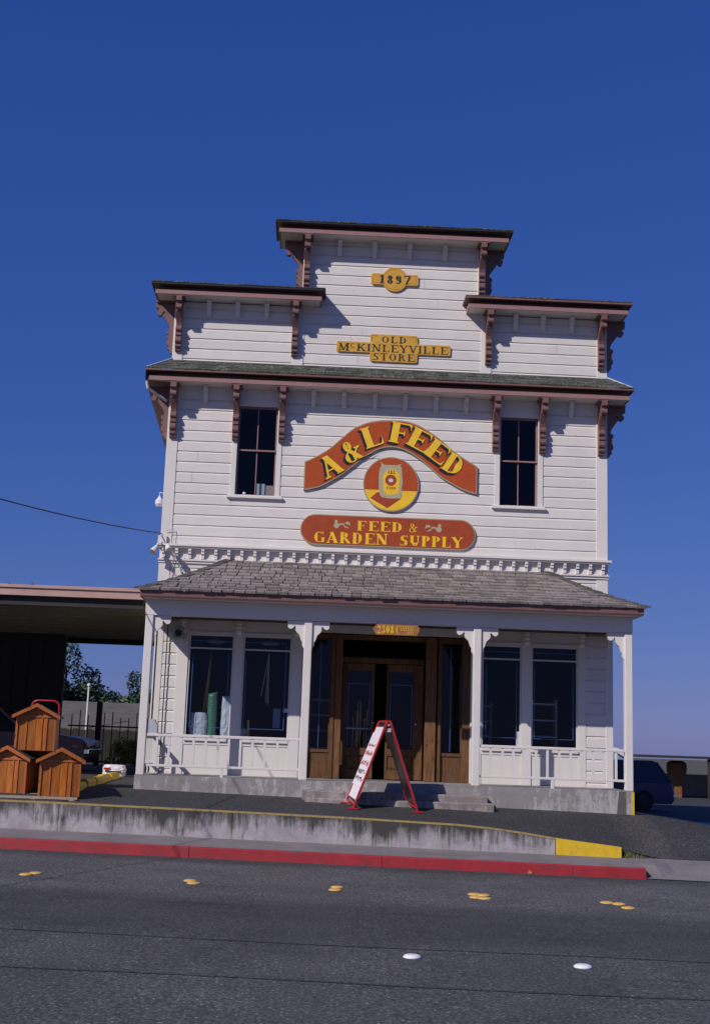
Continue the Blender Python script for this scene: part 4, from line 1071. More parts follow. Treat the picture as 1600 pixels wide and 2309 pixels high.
# arched sign
top=[(-.245,6.885),(-.052,6.983),(.219,7.162),(.444,7.375),(.67,7.576),(.9,7.69),(1.132,7.748),(1.39,7.768),(1.64,7.760),(1.87,7.70),(2.10,7.58),(2.33,7.42),(2.56,7.226),(2.79,7.069),(3.035,6.93)]
bot=[(-.245,6.333),(.017,6.394),(.244,6.51),(.47,6.661),(.695,6.849),(.92,7.049),(1.149,7.183),(1.38,7.236),(1.614,7.198),(1.85,7.08),(2.088,6.908),(2.325,6.704),(2.561,6.56),(2.795,6.45),(3.035,6.385)]
def smooth(pl,k=4):
    out=[]
    for i in range(len(pl)-1):
        p0=pl[max(i-1,0)];p1=pl[i];p2=pl[i+1];p3=pl[min(i+2,len(pl)-1)]
        for j in range(k):
            t=j/k; out.append(tuple(.5*((2*b)+(-a+c)*t+(2*a-5*b+4*c-d)*t*t+(-a+3*b-3*c+d)*t**3) for a,b,c,d in zip(p0,p1,p2,p3)))
    out.append(pl[-1]); return out
tp_,bt_=smooth(top),smooth(bot)
S3=thing('arched_sign','large arched rust red sign reading A & L FEED in yellow letters','sign',(1.39,SY,7.0))
def band(mb,tp,bt,y0,y1):
    n=len(tp); v=[(a,y0,b) for a,b in tp]+[(a,y0,b) for a,b in bt]+[(a,y1,b) for a,b in tp]+[(a,y1,b) for a,b in bt]
    fs=[]
    for i in range(n-1): fs+=[(i,i+1,n+i+1,n+i),(2*n+i,2*n+i+1,i+1,i),(n+i,n+i+1,3*n+i+1,3*n+i)]
    fs+=[(0,n,3*n,2*n),(n-1,3*n-1,4*n-1,2*n-1)]
    mb.add(v,fs)
q=MB(); band(q,tp_,bt_,SY-.040,SY+.004); obj('board',q,BORD,S3,fix=False)
def insetband(d):
    tt=[(min(max(a,-.245+d),3.035-d),b-d*1.15) for a,b in tp_]; bb=[(min(max(a,-.245+d),3.035-d),b+d*1.15) for a,b in bt_]; return tt,bb
tt,bb=insetband(.022); q=MB(); band(q,tt,bb,SY-.043,SY-.0395); obj('face',q,RUST,S3,fix=False)
LT=[('A',.255,6.83,30,.40,.37),('&',.645,7.125,27,.42,.36),('L',1.02,7.43,21,.39,.36),('F',1.56,7.51,-9,.39,.40),('E',1.925,7.40,-26,.37,.40),('E',2.27,7.185,-35,.36,.40),('D',2.60,6.935,-31,.37,.37)]
q=MB();q2=MB()
for ch,cx,cz,an,hh,wx in LT:
    wd=glyph_polys(ch)[1]; c,s=math.cos(rad(an)),math.sin(rad(an))
    def mk(ox,oz): 
        return lambda a,b,cx=cx,cz=cz,c=c,s=s,hh=hh,wx=wx,wd=wd,ox=ox,oz=oz:(cx+ox+(a/wd-.5)*wx*1.13*c-(b-.5)*hh*1.04*s,cz+oz+(a/wd-.5)*wx*1.13*s+(b-.5)*hh*1.04*c)
    lettering(q,ch,mk(0,0),SY-.050,.003,1.5 if ch!='&' else 1.05)
    for k in range(1,6): lettering(q2,ch,mk(-.0085*k,-.0095*k),SY-.0435-.0010*(5-k),.0008,1.5 if ch!='&' else 1.05)
obj('lettering',q,YEL,S3,fix=False); obj('letter_shadow',q2,BLACK,S3,fix=False)
# round medallion
S4=thing('round_sign','round red and yellow sign painted with a feed sack under the arch','sign',(1.405,SY,6.51))
cx,cz,R0=1.405,6.515,.528
q=MB(); slab(q,arcpts(cx,cz,R0,0,354,59),SY-.036,SY+.004); obj('board',q,BORD,S4)
q=MB(); zc=6.395; a0=math.degrees(math.asin((zc-cz)/(R0-.02))); slab(q,arcpts(cx,cz,R0-.02,a0,180-a0,50),SY-.040,SY-.0355); obj('red_field',q,RUST,S4)
q=MB(); slab(q,arcpts(cx,cz,R0-.02,180-a0,360+a0,40),SY-.0398,SY-.0355); obj('yellow_field',q,YEL,S4)
q=MB(); slab(q,[(1.02,6.235),(1.345,6.05),(1.60,6.24),(1.42,6.30),(1.25,6.37),(1.14,6.345)],SY-.0415,SY-.0395); obj('painted_shadow',q,RUST2,S4)
sk=[(1.20,6.30),(1.24,6.255),(1.40,6.235),(1.57,6.245),(1.62,6.30),(1.605,6.42),(1.625,6.55),(1.61,6.72),(1.60,6.84),(1.57,6.865),(1.60,6.92),(1.52,6.885),(1.27,6.885),(1.195,6.93),(1.215,6.87),(1.18,6.80),(1.17,6.62),(1.175,6.45)]
q=MB(); slab(q,sk,SY-.044,SY-.0395); obj('painted_sack',q,GREYG,S4)
rn=random.Random(5); yp=[]
for i in range(44):
    a=2*math.pi*i/44; ca,sa=math.cos(a),math.sin(a); rx,rz=.165,.255; p=3.2; rr=1/((abs(ca)**p+abs(sa)**p)**(1/p)); k=(.86 if i%2 else 1.02)+rn.uniform(-.05,.05)
    yp.append((1.405+rx*rr*ca*k,6.55+rz*rr*sa*k))
q=MB(); slab(q,yp,SY-.0455,SY-.0435); obj('sack_label',q,YEL,S4)
q=MB(); slab(q,arcpts(1.40,6.59,.108,0,345,23),SY-.047,SY-.045); obj('sack_emblem',q,RUST2,S4)
q=MB()
for a,l in ((90,.07),(55,.07),(125,.07),(25,.055),(155,.055)):
    c,s=math.cos(rad(a)),math.sin(rad(a)); bx_,bz_=1.40,6.545
    slab(q,[(bx_,bz_),(bx_+c*l*.6+s*.012,bz_+s*l*.6-c*.012+.02),(bx_+c*l,bz_+s*l+.02),(bx_+c*l*.6-s*.012,bz_+s*l*.6+c*.012+.02)],SY-.0485-.0002*a/10,SY-.0468)
obj('wheat_mark',q,SIGNW,S4)
q=MB(); fit_line(q,'A&L',1.33,1.48,6.715,6.785,SY-.0458,.06); fit_line(q,'FEED',1.32,1.50,6.42,6.465,SY-.0458,.1); obj('lettering',q,RUST2,S4,fix=False)
# capsule sign
S5=thing('supply_sign','long rounded red sign reading FEED & GARDEN SUPPLY','sign',(1.375,SY,5.595))
q=MB(); cp=rrect(-.27,3.02,5.305,5.885,.288,12); slab(q,cp,SY-.036,SY+.004); obj('board',q,BORD,S5)
q=MB(); slab(q,rrect(-.25,3.00,5.325,5.865,.268,12),SY-.040,SY-.0355); obj('face',q,RUST2,S5)
q=MB(); fit_line(q,'FEED',.785,1.665,5.60,5.785,SY-.0405,.06,1.4); fit_line(q,'&',1.76,1.94,5.60,5.78,SY-.0405,0,.6)
fit_line(q,'GARDEN',-.02,1.38,5.345,5.555,SY-.0405,.04,1.4); fit_line(q,'SUPPLY',1.59,2.79,5.345,5.545,SY-.0405,.04,1.4); obj('lettering',q,YEL,S5,fix=False)
for bx_,sg in ((.35,1),(2.385,-1)):
    q=MB()
    def sw_(pts,yy): 
        slab(q,[(bx_+sg*a,5.70+b) for a,b in pts],SY-.0405-yy,SY-.0395)
    sw_(arcpts(.055,-.02,.052,0,340,12),.001); sw_(arcpts(.045,.055,.032,0,330,10),.0013); sw_([(.06,.0),(.14,.03),(.20,.02),(.20,-.01),(.14,-.0),(.09,-.04)],.0016)
    sw_([(.20,.02),(.25,.065),(.30,.05),(.32,-.02),(.29,-.0),(.28,.02),(.26,.0),(.24,.02)],.0019); sw_([(.17,.0),(.22,-.06),(.30,-.06),(.23,-.03)],.0022)
    obj('scroll_ornament',q,GREYG,S5)
# hanging address board
S6=thing('address_sign','small wooden board reading 2308 CENTRAL AVE hanging under the porch beam','sign',(1.43,20.82,3.62))
q=MB(); slab(q,[(1.04,3.565),(1.06,3.60),(1.11,3.655),(1.78,3.655),(1.81,3.62),(1.83,3.60),(1.82,3.55),(1.78,3.475),(1.10,3.475),(1.07,3.52)],20.80,20.83); 
obj('board',q,wood('sign_wood',(.26,.09,.035),(.42,.19,.08),sc=(1,9,9),island=0),S6)
q=MB(); fit_line(q,'2308',1.115,1.40,3.495,3.635,20.799,.05,1.2); fit_line(q,'C',1.425,1.50,3.49,3.635,20.799,0,1.2); fit_line(q,'ENTRAL',1.505,1.735,3.55,3.625,20.799,.05,.9); fit_line(q,'AVE',1.62,1.74,3.49,3.54,20.799,.05,.9)
obj('lettering',q,YEL,S6,fix=False)
q=MB(); 
for x in (1.12,1.76): q.tube([(x,20.815,3.655),(x,20.86,3.69)],.006,5)
obj('hook',q,INK,S6)

# ================================================================= folding sign
AS=thing('folding_sign','tall folding sign with red frame and white marked panels before the steps','folding sign',(1.28,20.2,.74))
# near edge and far edge of each leaf: foot and top
def gz(x,y): return lotz(x,y)
NF=[Vector((.775,20.00,0)),Vector((.675,20.46,0))]; RF=[Vector((1.80,20.02,0)),Vector((1.70,20.48,0))]
TP=[Vector((1.30,20.00,2.03)),Vector((1.20,20.46,2.03))]
for v in NF+RF: v.z=gz(v.x,v.y)+.004
for side,Fo in (('l',NF),('r',RF)):
    off=Vector((-.025,0,0)) if side=='l' else Vector((.025,0,0))
    a,b,c,d=Fo[0],Fo[1],TP[1]+off,TP[0]+off
    fr=MB()
    fr.tube([a,d],.020,6); fr.tube([b,c],.020,6)
    fr.tube([a.lerp(d,.05),b.lerp(c,.05)],.016,6); fr.tube([d,c],.016,6)
    for p in (a,b): fr.box(p.x-.09,p.x+.09,p.y-.03,p.y+.03,p.z-.0,p.z+.022)
    leaf=obj('leaf_frame',fr,SIGNRED,AS)
    nrm=((d-a).cross(b-a)).normalized(); 
    if (nrm.x<0)!=(side=='l'): nrm=-nrm
    def pt(u,v,o): return a.lerp(b,u).lerp(d.lerp(c,u),v)+nrm*o
    pn_=MB(); 
    vs=[pt(.05,.10,.012),pt(.95,.10,.012),pt(.95,.93,.012),pt(.05,.93,.012),pt(.05,.10,-.006),pt(.95,.10,-.006),pt(.95,.93,-.006),pt(.05,.93,-.006)]
    pn_.add(vs,[(0,1,2,3),(4,7,6,5),(0,4,5,1),(1,5,6,2),(2,6,7,3),(3,7,4,0)])
    obj('panel',pn_,SIGNW,leaf)
    bk_=MB(); vs=[pt(.04,.08,-.0075),pt(.96,.08,-.0075),pt(.96,.97,-.0075),pt(.04,.97,-.0075),pt(.04,.08,-.014),pt(.96,.08,-.014),pt(.96,.97,-.014),pt(.04,.97,-.014)]
    bk_.add(vs,[(0,1,2,3),(4,7,6,5),(0,4,5,1),(1,5,6,2),(2,6,7,3),(3,7,4,0)])
    obj('backing_board',bk_,BLACK,leaf)
    pp=MB(); vs=[pt(.0,.24,.020),pt(1.04,.24,.020),pt(1.04,.86,.020),pt(.0,.86,.020),pt(.0,.24,.013),pt(1.04,.24,.013),pt(1.04,.86,.013),pt(.0,.86,.013)]
    pp.add(vs,[(0,1,2,3),(4,7,6,5),(0,4,5,1),(1,5,6,2),(2,6,7,3),(3,7,4,0)])
    obj('poster',pp,SIGNW,leaf)
    for mat,rows,nm in ((INK,((.28,.36),(.36,.44)),'dark_writing'),(SIGNRED,((.46,.55),(.58,.66),(.68,.74)),'red_writing')):
        wr=MB(); rr_=random.Random(3 if nm[0]=='d' else 9)
        for v0,v1 in rows:
            u=.10
            while u<.92:
                n=5; w_=rr_.uniform(.06,.12); path=[pt(u+w_*i/n,lerp(v0+.01,v1-.01,rr_.random()),.023) for i in range(n+1)]
                wr.tube(path,.0035,4); u+=w_+.06
        obj(nm,wr,mat,leaf)
hg=MB(); hg.tube([TP[0]+Vector((0,0,-.06)),TP[1]+Vector((0,0,-.06))],.02,6); hg.box(1.26,1.34,20.02,20.05,1.86,1.92); obj('hinge_bar',hg,METAL,AS)

# ================================================================= doghouses
def doghouse(x,y,z,w_,d_,h,rz,label,name='doghouse',proto=None):
    if proto is not None:
        o=dup(proto,(x,y,z),rot=(0,0,rz)); tag(o,label,'doghouse','cedar doghouses stacked by the left edge'); return o
    D=thing(name,label,'doghouse',(x,y,z),'cedar doghouses stacked by the left edge')
    wl,hg_=w_/2,h; eave=h*.77
    fr=MB(); n=5; X=[ -wl+.03,-wl+.16,-wl+.31,-wl+.40,wl-.14,wl-.03]
    for a,b in zip(X,X[1:]):
        zt=lambda xx: z+eave+ (hg_-eave-.03)*(1-abs(xx)/wl)
        a1,b1=a+.002,b-.002; j=random.uniform(0,.004)
        mid=[(a1,eave-.0)]
        ptsq=[(a1,.0),(b1,.0),(b1,zt(b1)-z)]+([(0,zt(0)-z)] if a1<0<b1 else [])+[(a1,zt(a1)-z)]
        fr.prism(ptsq,lambda p,q,t:(x+p,t,z+q),y-j,y+.02)
    o=obj('front_boards',fr,CEDAR,D)
    bt=MB(); 
    for xx in (-wl+.165,-wl+.405,wl-.145): bt.box(x+xx-.010,x+xx+.010,y-.014,y-.005,z,z+eave)
    bt.box(x-wl,x-wl+.034,y-.022,y-.0,z-.0,z+eave); bt.box(x+wl-.034,x+wl,y-.022,y-.0,z,z+eave)
    bt.box(x-wl+.035,x+wl-.035,y-.018,y-.006,z+eave-.03,z+eave-.0)
    obj('corner_trim',bt,CEDART,D)
    sd=MB(); sd.box(x-wl+.005,x-wl+.025,y+.021,y+d_,z,z+eave-.01); sd.box(x+wl-.025,x+wl-.005,y+.021,y+d_,z,z+eave-.01)
    sd.prism([(-wl+.026,0),(wl-.026,0),(wl-.026,eave-.01),(0,hg_-.05),(-wl+.026,eave-.01)],lambda p,q,t:(x+p,t,z+q),y+d_-.02,y+d_)
    obj('side_wall',sd,CEDAR,D)
    rf_=MB(); ov=.06; s=(hg_-eave)/wl
    for sg in (-1,1):
        e=(sg*(wl+ov),hg_-s*(wl+ov))
        rf_.prism([(0,hg_),e,(e[0],e[1]+.028),(0,hg_+.028)],lambda p,q,t:(x+p,t,z+q),y-.075,y+d_+.04)
    obj('roof',rf_,DKROOF,D)
    ba=MB()
    for sg in (-1,1):
        e=(sg*(wl+ov),hg_-s*(wl+ov))
        ba.prism([(0,hg_+.028),(e[0],e[1]+.028),(e[0],e[1]-.025),(0,hg_-.03)],lambda p,q,t:(x+p,t,z+q),y-.098-(.001 if sg>0 else 0),y-.078)
    obj('barge_board',ba,CEDART,D)
    return D
d1=doghouse(-3.74,19.60,.715,.62,.75,.71,0,'front right cedar doghouse with a peaked roof on the grey skid')
d2=doghouse(-4.28,20.15,1.385,.62,.75,.69,0,'upper cedar doghouse stacked at the back',proto=d1); d2.rotation_euler=(0,0,rad(7)); d1.rotation_euler=(0,0,rad(10))
d3=doghouse(-4.64,20.0,.715,.62,.75,.71,rad(-2),'left cedar doghouse in shade beside the front right one',proto=d1)
d4=doghouse(-4.28,20.85,.75,.62,.75,.69,0,'rear cedar doghouse carrying the upper one',proto=d1); d4.location=(-4.28,20.62,.74); d4.rotation_euler=(0,0,rad(7))
skd=MB()
skd.box(-5.3,-3.44,19.50,19.58,.675,.712); skd.box(-5.3,-3.44,20.2,20.28,.69,.712)
for x in (-3.52,-4.1,-4.9): skd.box(x-.04,x+.04,19.50,20.3,lotz(x,19.6)-.02,.674)
single('timber_skid',skd,GREYW,'long weathered grey timber skid under the doghouses','skid',(-4.3,19.8,.64))
HT=thing('hand_truck','red tubular hand truck standing behind the doghouses','hand truck',(-4.28,21.6,.82))
q=MB(); 
xa,xb,yy=-4.62,-4.16,21.3
pa=[(xb,yy+.1,.9),(xb,yy+.05,1.7),(xb,yy,2.05)]+[(xb-.10+.10*math.cos(rad(a)),yy,2.10+.10*math.sin(rad(a))) for a in (0,30,60,90)]+[(xa+.10+.10*math.cos(rad(a)),yy,2.10+.10*math.sin(rad(a))) for a in (90,120,150,180)]+[(xa,yy+.05,1.7),(xa,yy+.1,.9)]
q.tube(pa,.016,8); obj('frame',q,SIGNRED,HT,smooth=True)
q=MB(); q.box(xb-.07,xb-.01,yy-.02,yy+.04,1.42,1.72); obj('red_plate',q,SIGNRED,HT)
q=MB(); q.box(xa-.02,xb+.02,yy-.2,yy+.1,.84,.86); obj('toe_plate',q,METAL,HT)
for x in (xa-.04,xb+.04):
    q=MB(); q.lathe([(.10,-.025),(.12,-.015),(.12,.015),(.10,.025)],(0,0,0),16); q.v=[(x+c,yy+.14+a,.95+b) for a,b,c in q.v]; obj('wheel',q,RUBBER,HT)

# ================================================================= parking blocks
pb0=None
for i,(y0,l) in enumerate(((20.02,.95),(21.0,.8),(21.85,.85),(22.9,.8),(23.75,.9))):
    x0=-3.62+.02*((i*7)%3)-.01*i; zz=lotz(x0,y0+.5)
    lab=['yellow concrete parking block nearest the road in the row beside the porch','second yellow parking block from the road in the row','middle yellow parking block of the row beside the porch','second farthest yellow parking block of the row','farthest yellow parking block of the row beside the porch'][i]
    q=MB(); q.prism([(-.085,0),(.085,0),(.075,.08),(.04,.13),(-.04,.13),(-.075,.08)],lambda p,qq,t:(x0+p,t,zz+qq-.01),y0,y0+l)
    single('parking_block',q,paint('yellow_block_paint',(.68,.45,.03),.2,8,.6,dirt=((.16,.10,.04),9,.56,(1,1,1)),bump=.4,bs=40),lab,'parking block',(x0,y0,zz),'yellow parking blocks beside the porch',bevel=.01)
# painted stall line
q=MB(); q.add([(-4.25,19.93,lotz(-4.2,19.95)+.005),(-3.55,19.93,lotz(-3.5,19.95)+.005),(-3.55,20.0,lotz(-3.5,20)+.006),(-4.25,20.0,lotz(-4.2,20)+.006)],[(0,1,2,3)])
tag(obj('painted_line',q,KYT,fix=False),kind='structure')
# white sack with print
WS=sack('feed_sack',-3.78,25.4,lotz(-4,25.4)+.0,.46,.30,.23,'white printed feed sack lying behind the yellow parking blocks',mat=SIGNW,seed=8)
q=boxes([(-3.94,-3.62,25.243,25.246,lotz(-4,25)+.09,lotz(-4,25)+.12)]); obj('print',q,INK,WS)
q=boxes([(-3.97,-3.84,25.243,25.246,lotz(-4,25)+.14,lotz(-4,25)+.18)]); obj('red_print',q,SIGNRED,WS)

# ================================================================= carport on the left
CP=thing('carport','long flat carport roof with rose fascia joining the left side of the store','carport',(-8.5,27,.8))
q=boxes([(-15,-3.12,23.22,31.3,4.20,4.28)]); obj('roof_deck',q,CANW,CP)
q=boxes([(-15,-3.10,23.13,23.21,4.17,4.37),(-15,-3.1,23.10,23.129,4.31,4.36)]); obj('fascia',q,CANF,CP)
q=MB()
for i in range(9): 
    y0=23.9+i*.85; q.box(-15,-3.14,y0,y0+.06,4.02,4.199)
obj('joist',q,CANW,CP)
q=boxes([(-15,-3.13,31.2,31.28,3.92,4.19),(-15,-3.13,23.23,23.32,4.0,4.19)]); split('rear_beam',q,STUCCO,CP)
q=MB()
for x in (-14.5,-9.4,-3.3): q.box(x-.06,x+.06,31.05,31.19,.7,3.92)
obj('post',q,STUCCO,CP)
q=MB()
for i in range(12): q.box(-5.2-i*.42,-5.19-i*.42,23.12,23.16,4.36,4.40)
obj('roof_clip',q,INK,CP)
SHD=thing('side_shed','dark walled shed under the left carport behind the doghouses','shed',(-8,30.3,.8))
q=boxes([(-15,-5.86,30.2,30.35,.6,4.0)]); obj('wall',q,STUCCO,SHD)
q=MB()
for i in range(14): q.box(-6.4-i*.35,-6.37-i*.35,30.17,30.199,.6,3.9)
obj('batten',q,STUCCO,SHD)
q=MB(); 
# brown car nose
def loft(mb,secs):
    """secs: list of rings (equal length) -> closed skin"""
    k=len(secs[0]); vs=[p for s_ in secs for p in s_]
    mb.add(vs,[(i*k+j,i*k+(j+1)%k,(i+1)*k+(j+1)%k,(i+1)*k+j) for i in range(len(secs)-1) for j in range(k)]+[tuple(range(k-1,-1,-1)),tuple(range((len(secs)-1)*k,len(secs)*k))])
def car(name,label,org,length,width_,wagon,paintm,facing,height=1.4,roofcap=None):
    """side profile loft along the width; facing=+1 nose towards -x"""
    ox,oy,oz=org
    C_=thing(name,label,'car',org)
    L_=length; h=height
    lower=[(0,.35),(.02,.62),(.10,.74),(.5,.80),(1.2,.86),(L_-.25,.86),(L_-.06,.80),(L_,.6),(L_,.35),(L_-.1,.24),(.1,.24)]
    fx=(lambda p:p) if facing>0 else (lambda p:L_-p)
    secs=[]
    for t,ins in ((-width_/2,.10),(-width_/2+.06,.0),(width_/2-.06,.0),(width_/2,.10)):
        secs.append([(ox+fx(min(max(p,ins),L_-ins)),oy+t,oz+(qq if qq>.3 else qq)) for p,qq in lower])
    b_=MB(); loft(b_,secs); body_=obj('body',b_,paintm,C_,bevel=.02)
    if wagon: cab=[(1.25,.855),(1.85,h-.02),(2.2,h),(L_-.75,h),(L_-.5,h-.03),(L_-.10,.855)]
    else: cab=[(1.35,.855),(1.95,h-.02),(2.3,h),(2.9,h),(3.3,h-.05),(3.75,.855)]
    secs=[]
    for t,ins in ((-width_/2+.06,0),(-width_/2+.22,1),(width_/2-.22,1),(width_/2-.06,0)):
        cx_=sum(p for p,_ in cab)/len(cab)
        secs.append([(ox+fx(p),oy+t,oz+(.85 if (not ins and False) else qq)) for p,qq in cab])
    # side glass leans in: rings for sill and roof
    g_=MB(); r0=[];r1=[]
    sill=[(cab[0][0],-width_/2+.07),(cab[-1][0],-width_/2+.07),(cab[-1][0],width_/2-.07),(cab[0][0],width_/2-.07)]
    roof=[(cab[1][0]+.0,-width_/2+.20),(cab[-2][0],-width_/2+.20),(cab[-2][0],width_/2-.20),(cab[1][0],width_/2-.20)]
    loft(g_,[[(ox+fx(p),oy+t,oz+.858) for p,t in sill],[(ox+fx(p),oy+t,oz+h-.05) for p,t in roof]])
    obj('window_glass',g_,paint('car_glass',(.02,.022,.03),.1,5,.1,bump=0),C_)
    rr_=MB(); loft(rr_,[[(ox+fx(p),oy+t,oz+h-.049) for p,t in roof],[(ox+fx(lerp(p,(roof[0][0]+roof[1][0])/2,.08)),oy+t*.9,oz+h) for p,t in roof]])
    obj('roof',rr_,paintm,C_,bevel=.015)
    pi=MB()
    for k in range(4): 
        a=sill[k];b=roof[k]; pi.tube([(ox+fx(a[0]),oy+a[1],oz+.858),(ox+fx(b[0]),oy+b[1],oz+h-.045)],.035,6)
    for frac in (.36,.68):
        for s_ in (-1,1):
            xx=lerp(sill[0][0],sill[1][0],frac); xr=lerp(roof[0][0],roof[1][0],frac); pi.tube([(ox+fx(xx),oy+s_*(width_/2-.068),oz+.858),(ox+fx(xr),oy+s_*(width_/2-.198),oz+h-.045)],.026,6)
    split('pillar',pi,paintm,C_)
    for wx in (.85,L_-.95):
        for s_ in (-1,1):
            wm=MB(); wm.lathe([(.20,-.10),(.31,-.09),(.32,0),(.31,.09),(.20,.10)],(0,0,0),20); wm.v=[(ox+fx(wx)+a,oy+s_*(width_/2-.09)+c,oz+.32+b) for a,b,c in wm.v]; wo=obj('wheel',wm,RUBBER,C_)
            hm=MB(); hm.lathe([(.05,-.104),(.19,-.102),(.19,.102),(.05,.104)],(0,0,0),16); hm.v=[(ox+fx(wx)+a,oy+s_*(width_/2-.09)+c,oz+.32+b) for a,b,c in hm.v]; obj('hubcap',hm,IRON,wo)
    for e,nm in ((-.05,'front_bumper'),(L_-.05,'rear_bumper')):
        bq=MB(); x0_=ox+fx(e); x1_=ox+fx(e+.12); bq.box(min(x0_,x1_),max(x0_,x1_),oy-width_/2+.03,oy+width_/2-.03,oz+.42,oz+.54); obj(nm,bq,CHROME,C_,bevel=.02)
    for s_ in (-1,1):
        x0_,x1_=sorted((ox+fx(-.012),ox+fx(.03))); hq=MB(); hq.box(x0_,x1_,oy+s_*(width_/2-.28)-.10,oy+s_*(width_/2-.28)+.10,oz+.58,oz+.72); obj('headlight',hq,SIGNW,C_)
        x0_,x1_=sorted((ox+fx(.18),ox+fx(.30))); hq=MB(); hq.box(x0_,x1_,oy+s_*(width_/2+.002)-.006,oy+s_*(width_/2+.002)+.006,oz+.56,oz+.61); obj('marker_lamp',hq,ORANGE,C_)
    return C_
bc=car('parked_car','dark maroon car parked in the carport shade behind the doghouses',(-9.3,28.25,.84),4.6,1.75,False,BROWNCAR,-1,1.38)
car('parked_car','dark blue station wagon parked in shade right of the store',(6.35,38.5,lotz(9,38)-.02),4.7,1.8,True,BLUECAR,1,1.50)
vz=-.12
VN=thing('van','pale blue van with rounded white roof end behind the blue station wagon','van',(8.5,44,0))
q=MB(); loft(q,[[(7.0,43.2+k,0.35),(11.3,43.2+k,.35),(11.3,43.2+k,.9),(11.0,43.2+k,1.5),(10.6,43.2+k,1.78),(7.2,43.2+k,1.86),(7.0,43.2+k,1.7)] for k in (0,1.8)]); obj('body',q,PALEBLUE,VN,bevel=.08)
q=MB(); loft(q,[[(10.55,43.15+k,1.80),(11.05,43.15+k,1.52),(11.2,43.15+k,1.60),(11.0,43.15+k,1.74),(10.75,43.15+k,1.88),(10.5,43.15+k,1.92)] for k in (0,1.9)]); obj('roof_end',q,SIGNW,VN,bevel=.03)
for wx in (7.8,10.5):
    for yy in (43.3,44.9):
        wm=MB(); wm.lathe([(.2,-.1),(.33,-.09),(.33,.09),(.2,.1)],(0,0,0),18); wm.v=[(wx+a,yy+c,.33+b) for a,b,c in wm.v]; obj('wheel',wm,RUBBER,VN)
for o in [VN]: o.location.z=0
# far shelter and orange tank, right
FS=thing('open_shelter','low dark roofed open shelter far behind on the right','shelter',(17,52,0))
q=boxes([(12.9,26,51,55,1.62,1.72)]); obj('roof',q,STUCCO,FS)
q=MB()
for x in (13.2,16.5,20,24): q.box(x-.08,x+.08,51.1,51.26,-.2,1.62)
obj('post',q,STUCCO,FS)
q=boxes([(14.9,26,54.8,54.95,-.2,.95)]); obj('back_wall',q,GREYW,FS)
q=MB(); q.lathe([(.3,0),(.40,.1),(.42,.3),(.40,.5),(.25,.6)],(15.45,52.3,.92),16); q.box(15.3,15.6,52.1,52.5,-.2,.92)
single('tank',q,paint('rusty_orange',(.22,.085,.03),.3,6,.7,bump=0),'rusty orange tank standing under the far shelter on the right','tank',(15.2,52.3,-.2))

# ================================================================= background, left
GF=thing('metal_fence','black iron bar fence with a thick post behind the carport','fence',(-5.3,33,.8))
q=MB()
for i in range(16):
    x=-6.1+i*.21; q.box(x-.012,x+.012,33,33.024,.8,2.22+.1*math.sin(i*1.7))
q.box(-6.2,-2.9,33.025,33.05,1.0,1.04); q.box(-6.2,-2.9,33.025,33.05,1.9,1.94)
obj('bars',q,IRON,GF)
q=boxes([(-5.47,-5.33,32.95,33.06,.7,2.55)]); obj('gate_post',q,IRON,GF)
BF=MB()
for i in range(60): 
    x=-12+i*.18; BF.box(x+.004,x+.176,36,36.03,.7,1.86+random.uniform(-.03,.03))
single('board_fence',BF,DKFENCE,'dark weathered board fence behind the iron bars','fence',(-7,36,.7))
LB=thing('low_building','long low grey roofed building beyond the board fence','building',(-10,47,0))
q=MB(); q.add([(-22,45,1.95),(-1.5,45,1.95),(-1.5,49,3.0),(-22,49,3.0),(-22,45,1.87),(-1.5,45,1.87)],[(0,1,2,3),(4,5,1,0)]); obj('roof',q,m_conc('stained_grey_roofing',(.12,.105,.088),0),LB,fix=False)
q=boxes([(-21.8,-1.7,45.4,53,0,1.86)]); obj('wall',q,STUCCO,LB)
q=MB(); q.tube([(-7.8,45.0,1.0),(-7.8,45,3.45)],.035,6); q.lathe([(.035,0),(.07,.03),(.06,.09),(.02,.12)],(-7.8,45,3.42),12)
single('lamp_pole',q,TRIM,'thin white lamp pole in front of the dark tree','lamp pole',(-7.8,45,1.0))
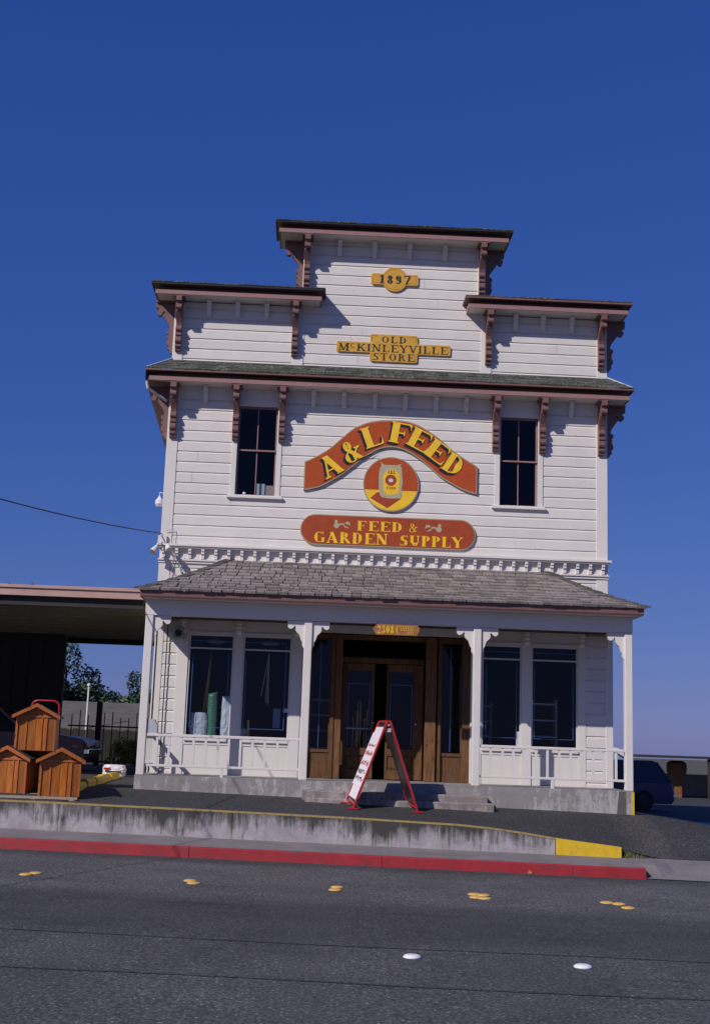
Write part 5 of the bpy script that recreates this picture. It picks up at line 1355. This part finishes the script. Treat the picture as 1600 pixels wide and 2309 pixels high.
def tree(name,label,cat,x,y,z,h,rx,n,mat,trunk=True,seed=1,leaf=.18,group=None,low=.15):
    rn=random.Random(seed); T=thing(name,label,cat,(x,y,z),group)
    if trunk:
        q=MB(); q.tube([(x,y,z),(x+.05,y,z+h*.3),(x-.05,y,z+h*.6),(x,y,z+h*.85)],[h*.035,h*.028,h*.018,h*.006],8)
        for k in range(7):
            a=rn.uniform(0,6.28); zz=z+h*rn.uniform(.25,.6); q.tube([(x,y,zz),(x+math.cos(a)*rx*.4,y+math.sin(a)*rx*.4,zz+h*.12),(x+math.cos(a)*rx*.75,y+math.sin(a)*rx*.75,zz+h*.22)],[h*.014,h*.008,h*.003],5)
        obj('trunk',q,BARK,T)
    cl=[]
    for k in range(26):
        while True:
            a,b,c=rn.uniform(-1,1),rn.uniform(-1,1),rn.uniform(-1,1)
            if a*a+b*b+c*c<1: break
        cl.append((a*rx,b*rx,h*(low+.5*(1-low))+c*h*(1-low)*.5,rn.uniform(.22,.42)*rx))
    q=MB()
    for k in range(n):
        cx_,cy2,cz_,r_=rn.choice(cl)
        while True:
            a,b,c=rn.uniform(-1,1),rn.uniform(-1,1),rn.uniform(-1,1); d=a*a+b*b+c*c
            if .15<d<1: break
        p=Vector((x+cx_+a*r_,y+cy2+b*r_,z+cz_+c*r_*1.1)); s_=leaf*rn.uniform(.5,1.3)
        d1=Vector((rn.gauss(0,1),rn.gauss(0,1),rn.gauss(0,1))).normalized(); d2=d1.orthogonal().normalized()
        q.add([p-d1*s_,p+d2*s_*.45,p+d1*s_,p-d2*s_*.45],[(0,1,2,3)])
    obj('crown',q,mat,T,fix=False)
    return T
tree('tree','tall dark rounded tree beyond the low grey roof','tree',-11.5,60,0,5.7,2.3,11000,LEAF,seed=2,leaf=.12,group='trees beyond the grey roof')
tree('tree','wispy green tree rising beside the left porch post','tree',-8.2,58,0,4.5,1.35,4200,LEAF2,seed=3,leaf=.11,group='trees beyond the grey roof')
tree('tree','low dark tree between the tall tree and the wispy one','tree',-9.7,62,0,3.7,1.5,4500,LEAF,seed=4,leaf=.11,group='trees beyond the grey roof')
tree('tree','broad dark tree behind the shed at far left','tree',-17,62,0,5.4,3.2,5000,LEAF,seed=6,leaf=.16,group='trees beyond the grey roof')
tree('bush','yellow green bush beside the left end of the porch','bush',-4.35,30.5,.85,.75,.42,1500,LEAFY,trunk=False,seed=5,leaf=.05,low=.0)
q=MB(); q.tube([(-4.55,29.9,.85),(-4.5,29.9,1.45)],.014,6); single('stake',q,TRIM,'thin white stake in the yellow green bush','stake',(-4.55,29.9,.85))
# weeds at the end of the wall
q=MB(); rn=random.Random(4)
for i in range(60):
    x=4.83+rn.uniform(0,.28); y=19.08+rn.uniform(0,.12); z=walkz(x,y); q.add([(x,y,z),(x+.012,y,z),(x+rn.uniform(-.04,.05),y-rn.uniform(0,.03),z+rn.uniform(.03,.11))],[(0,1,2)])
tag(obj('weeds',q,LEAFY,fix=False),'dry weeds tufted at the foot of the yellow wall end','weeds',kind='stuff')
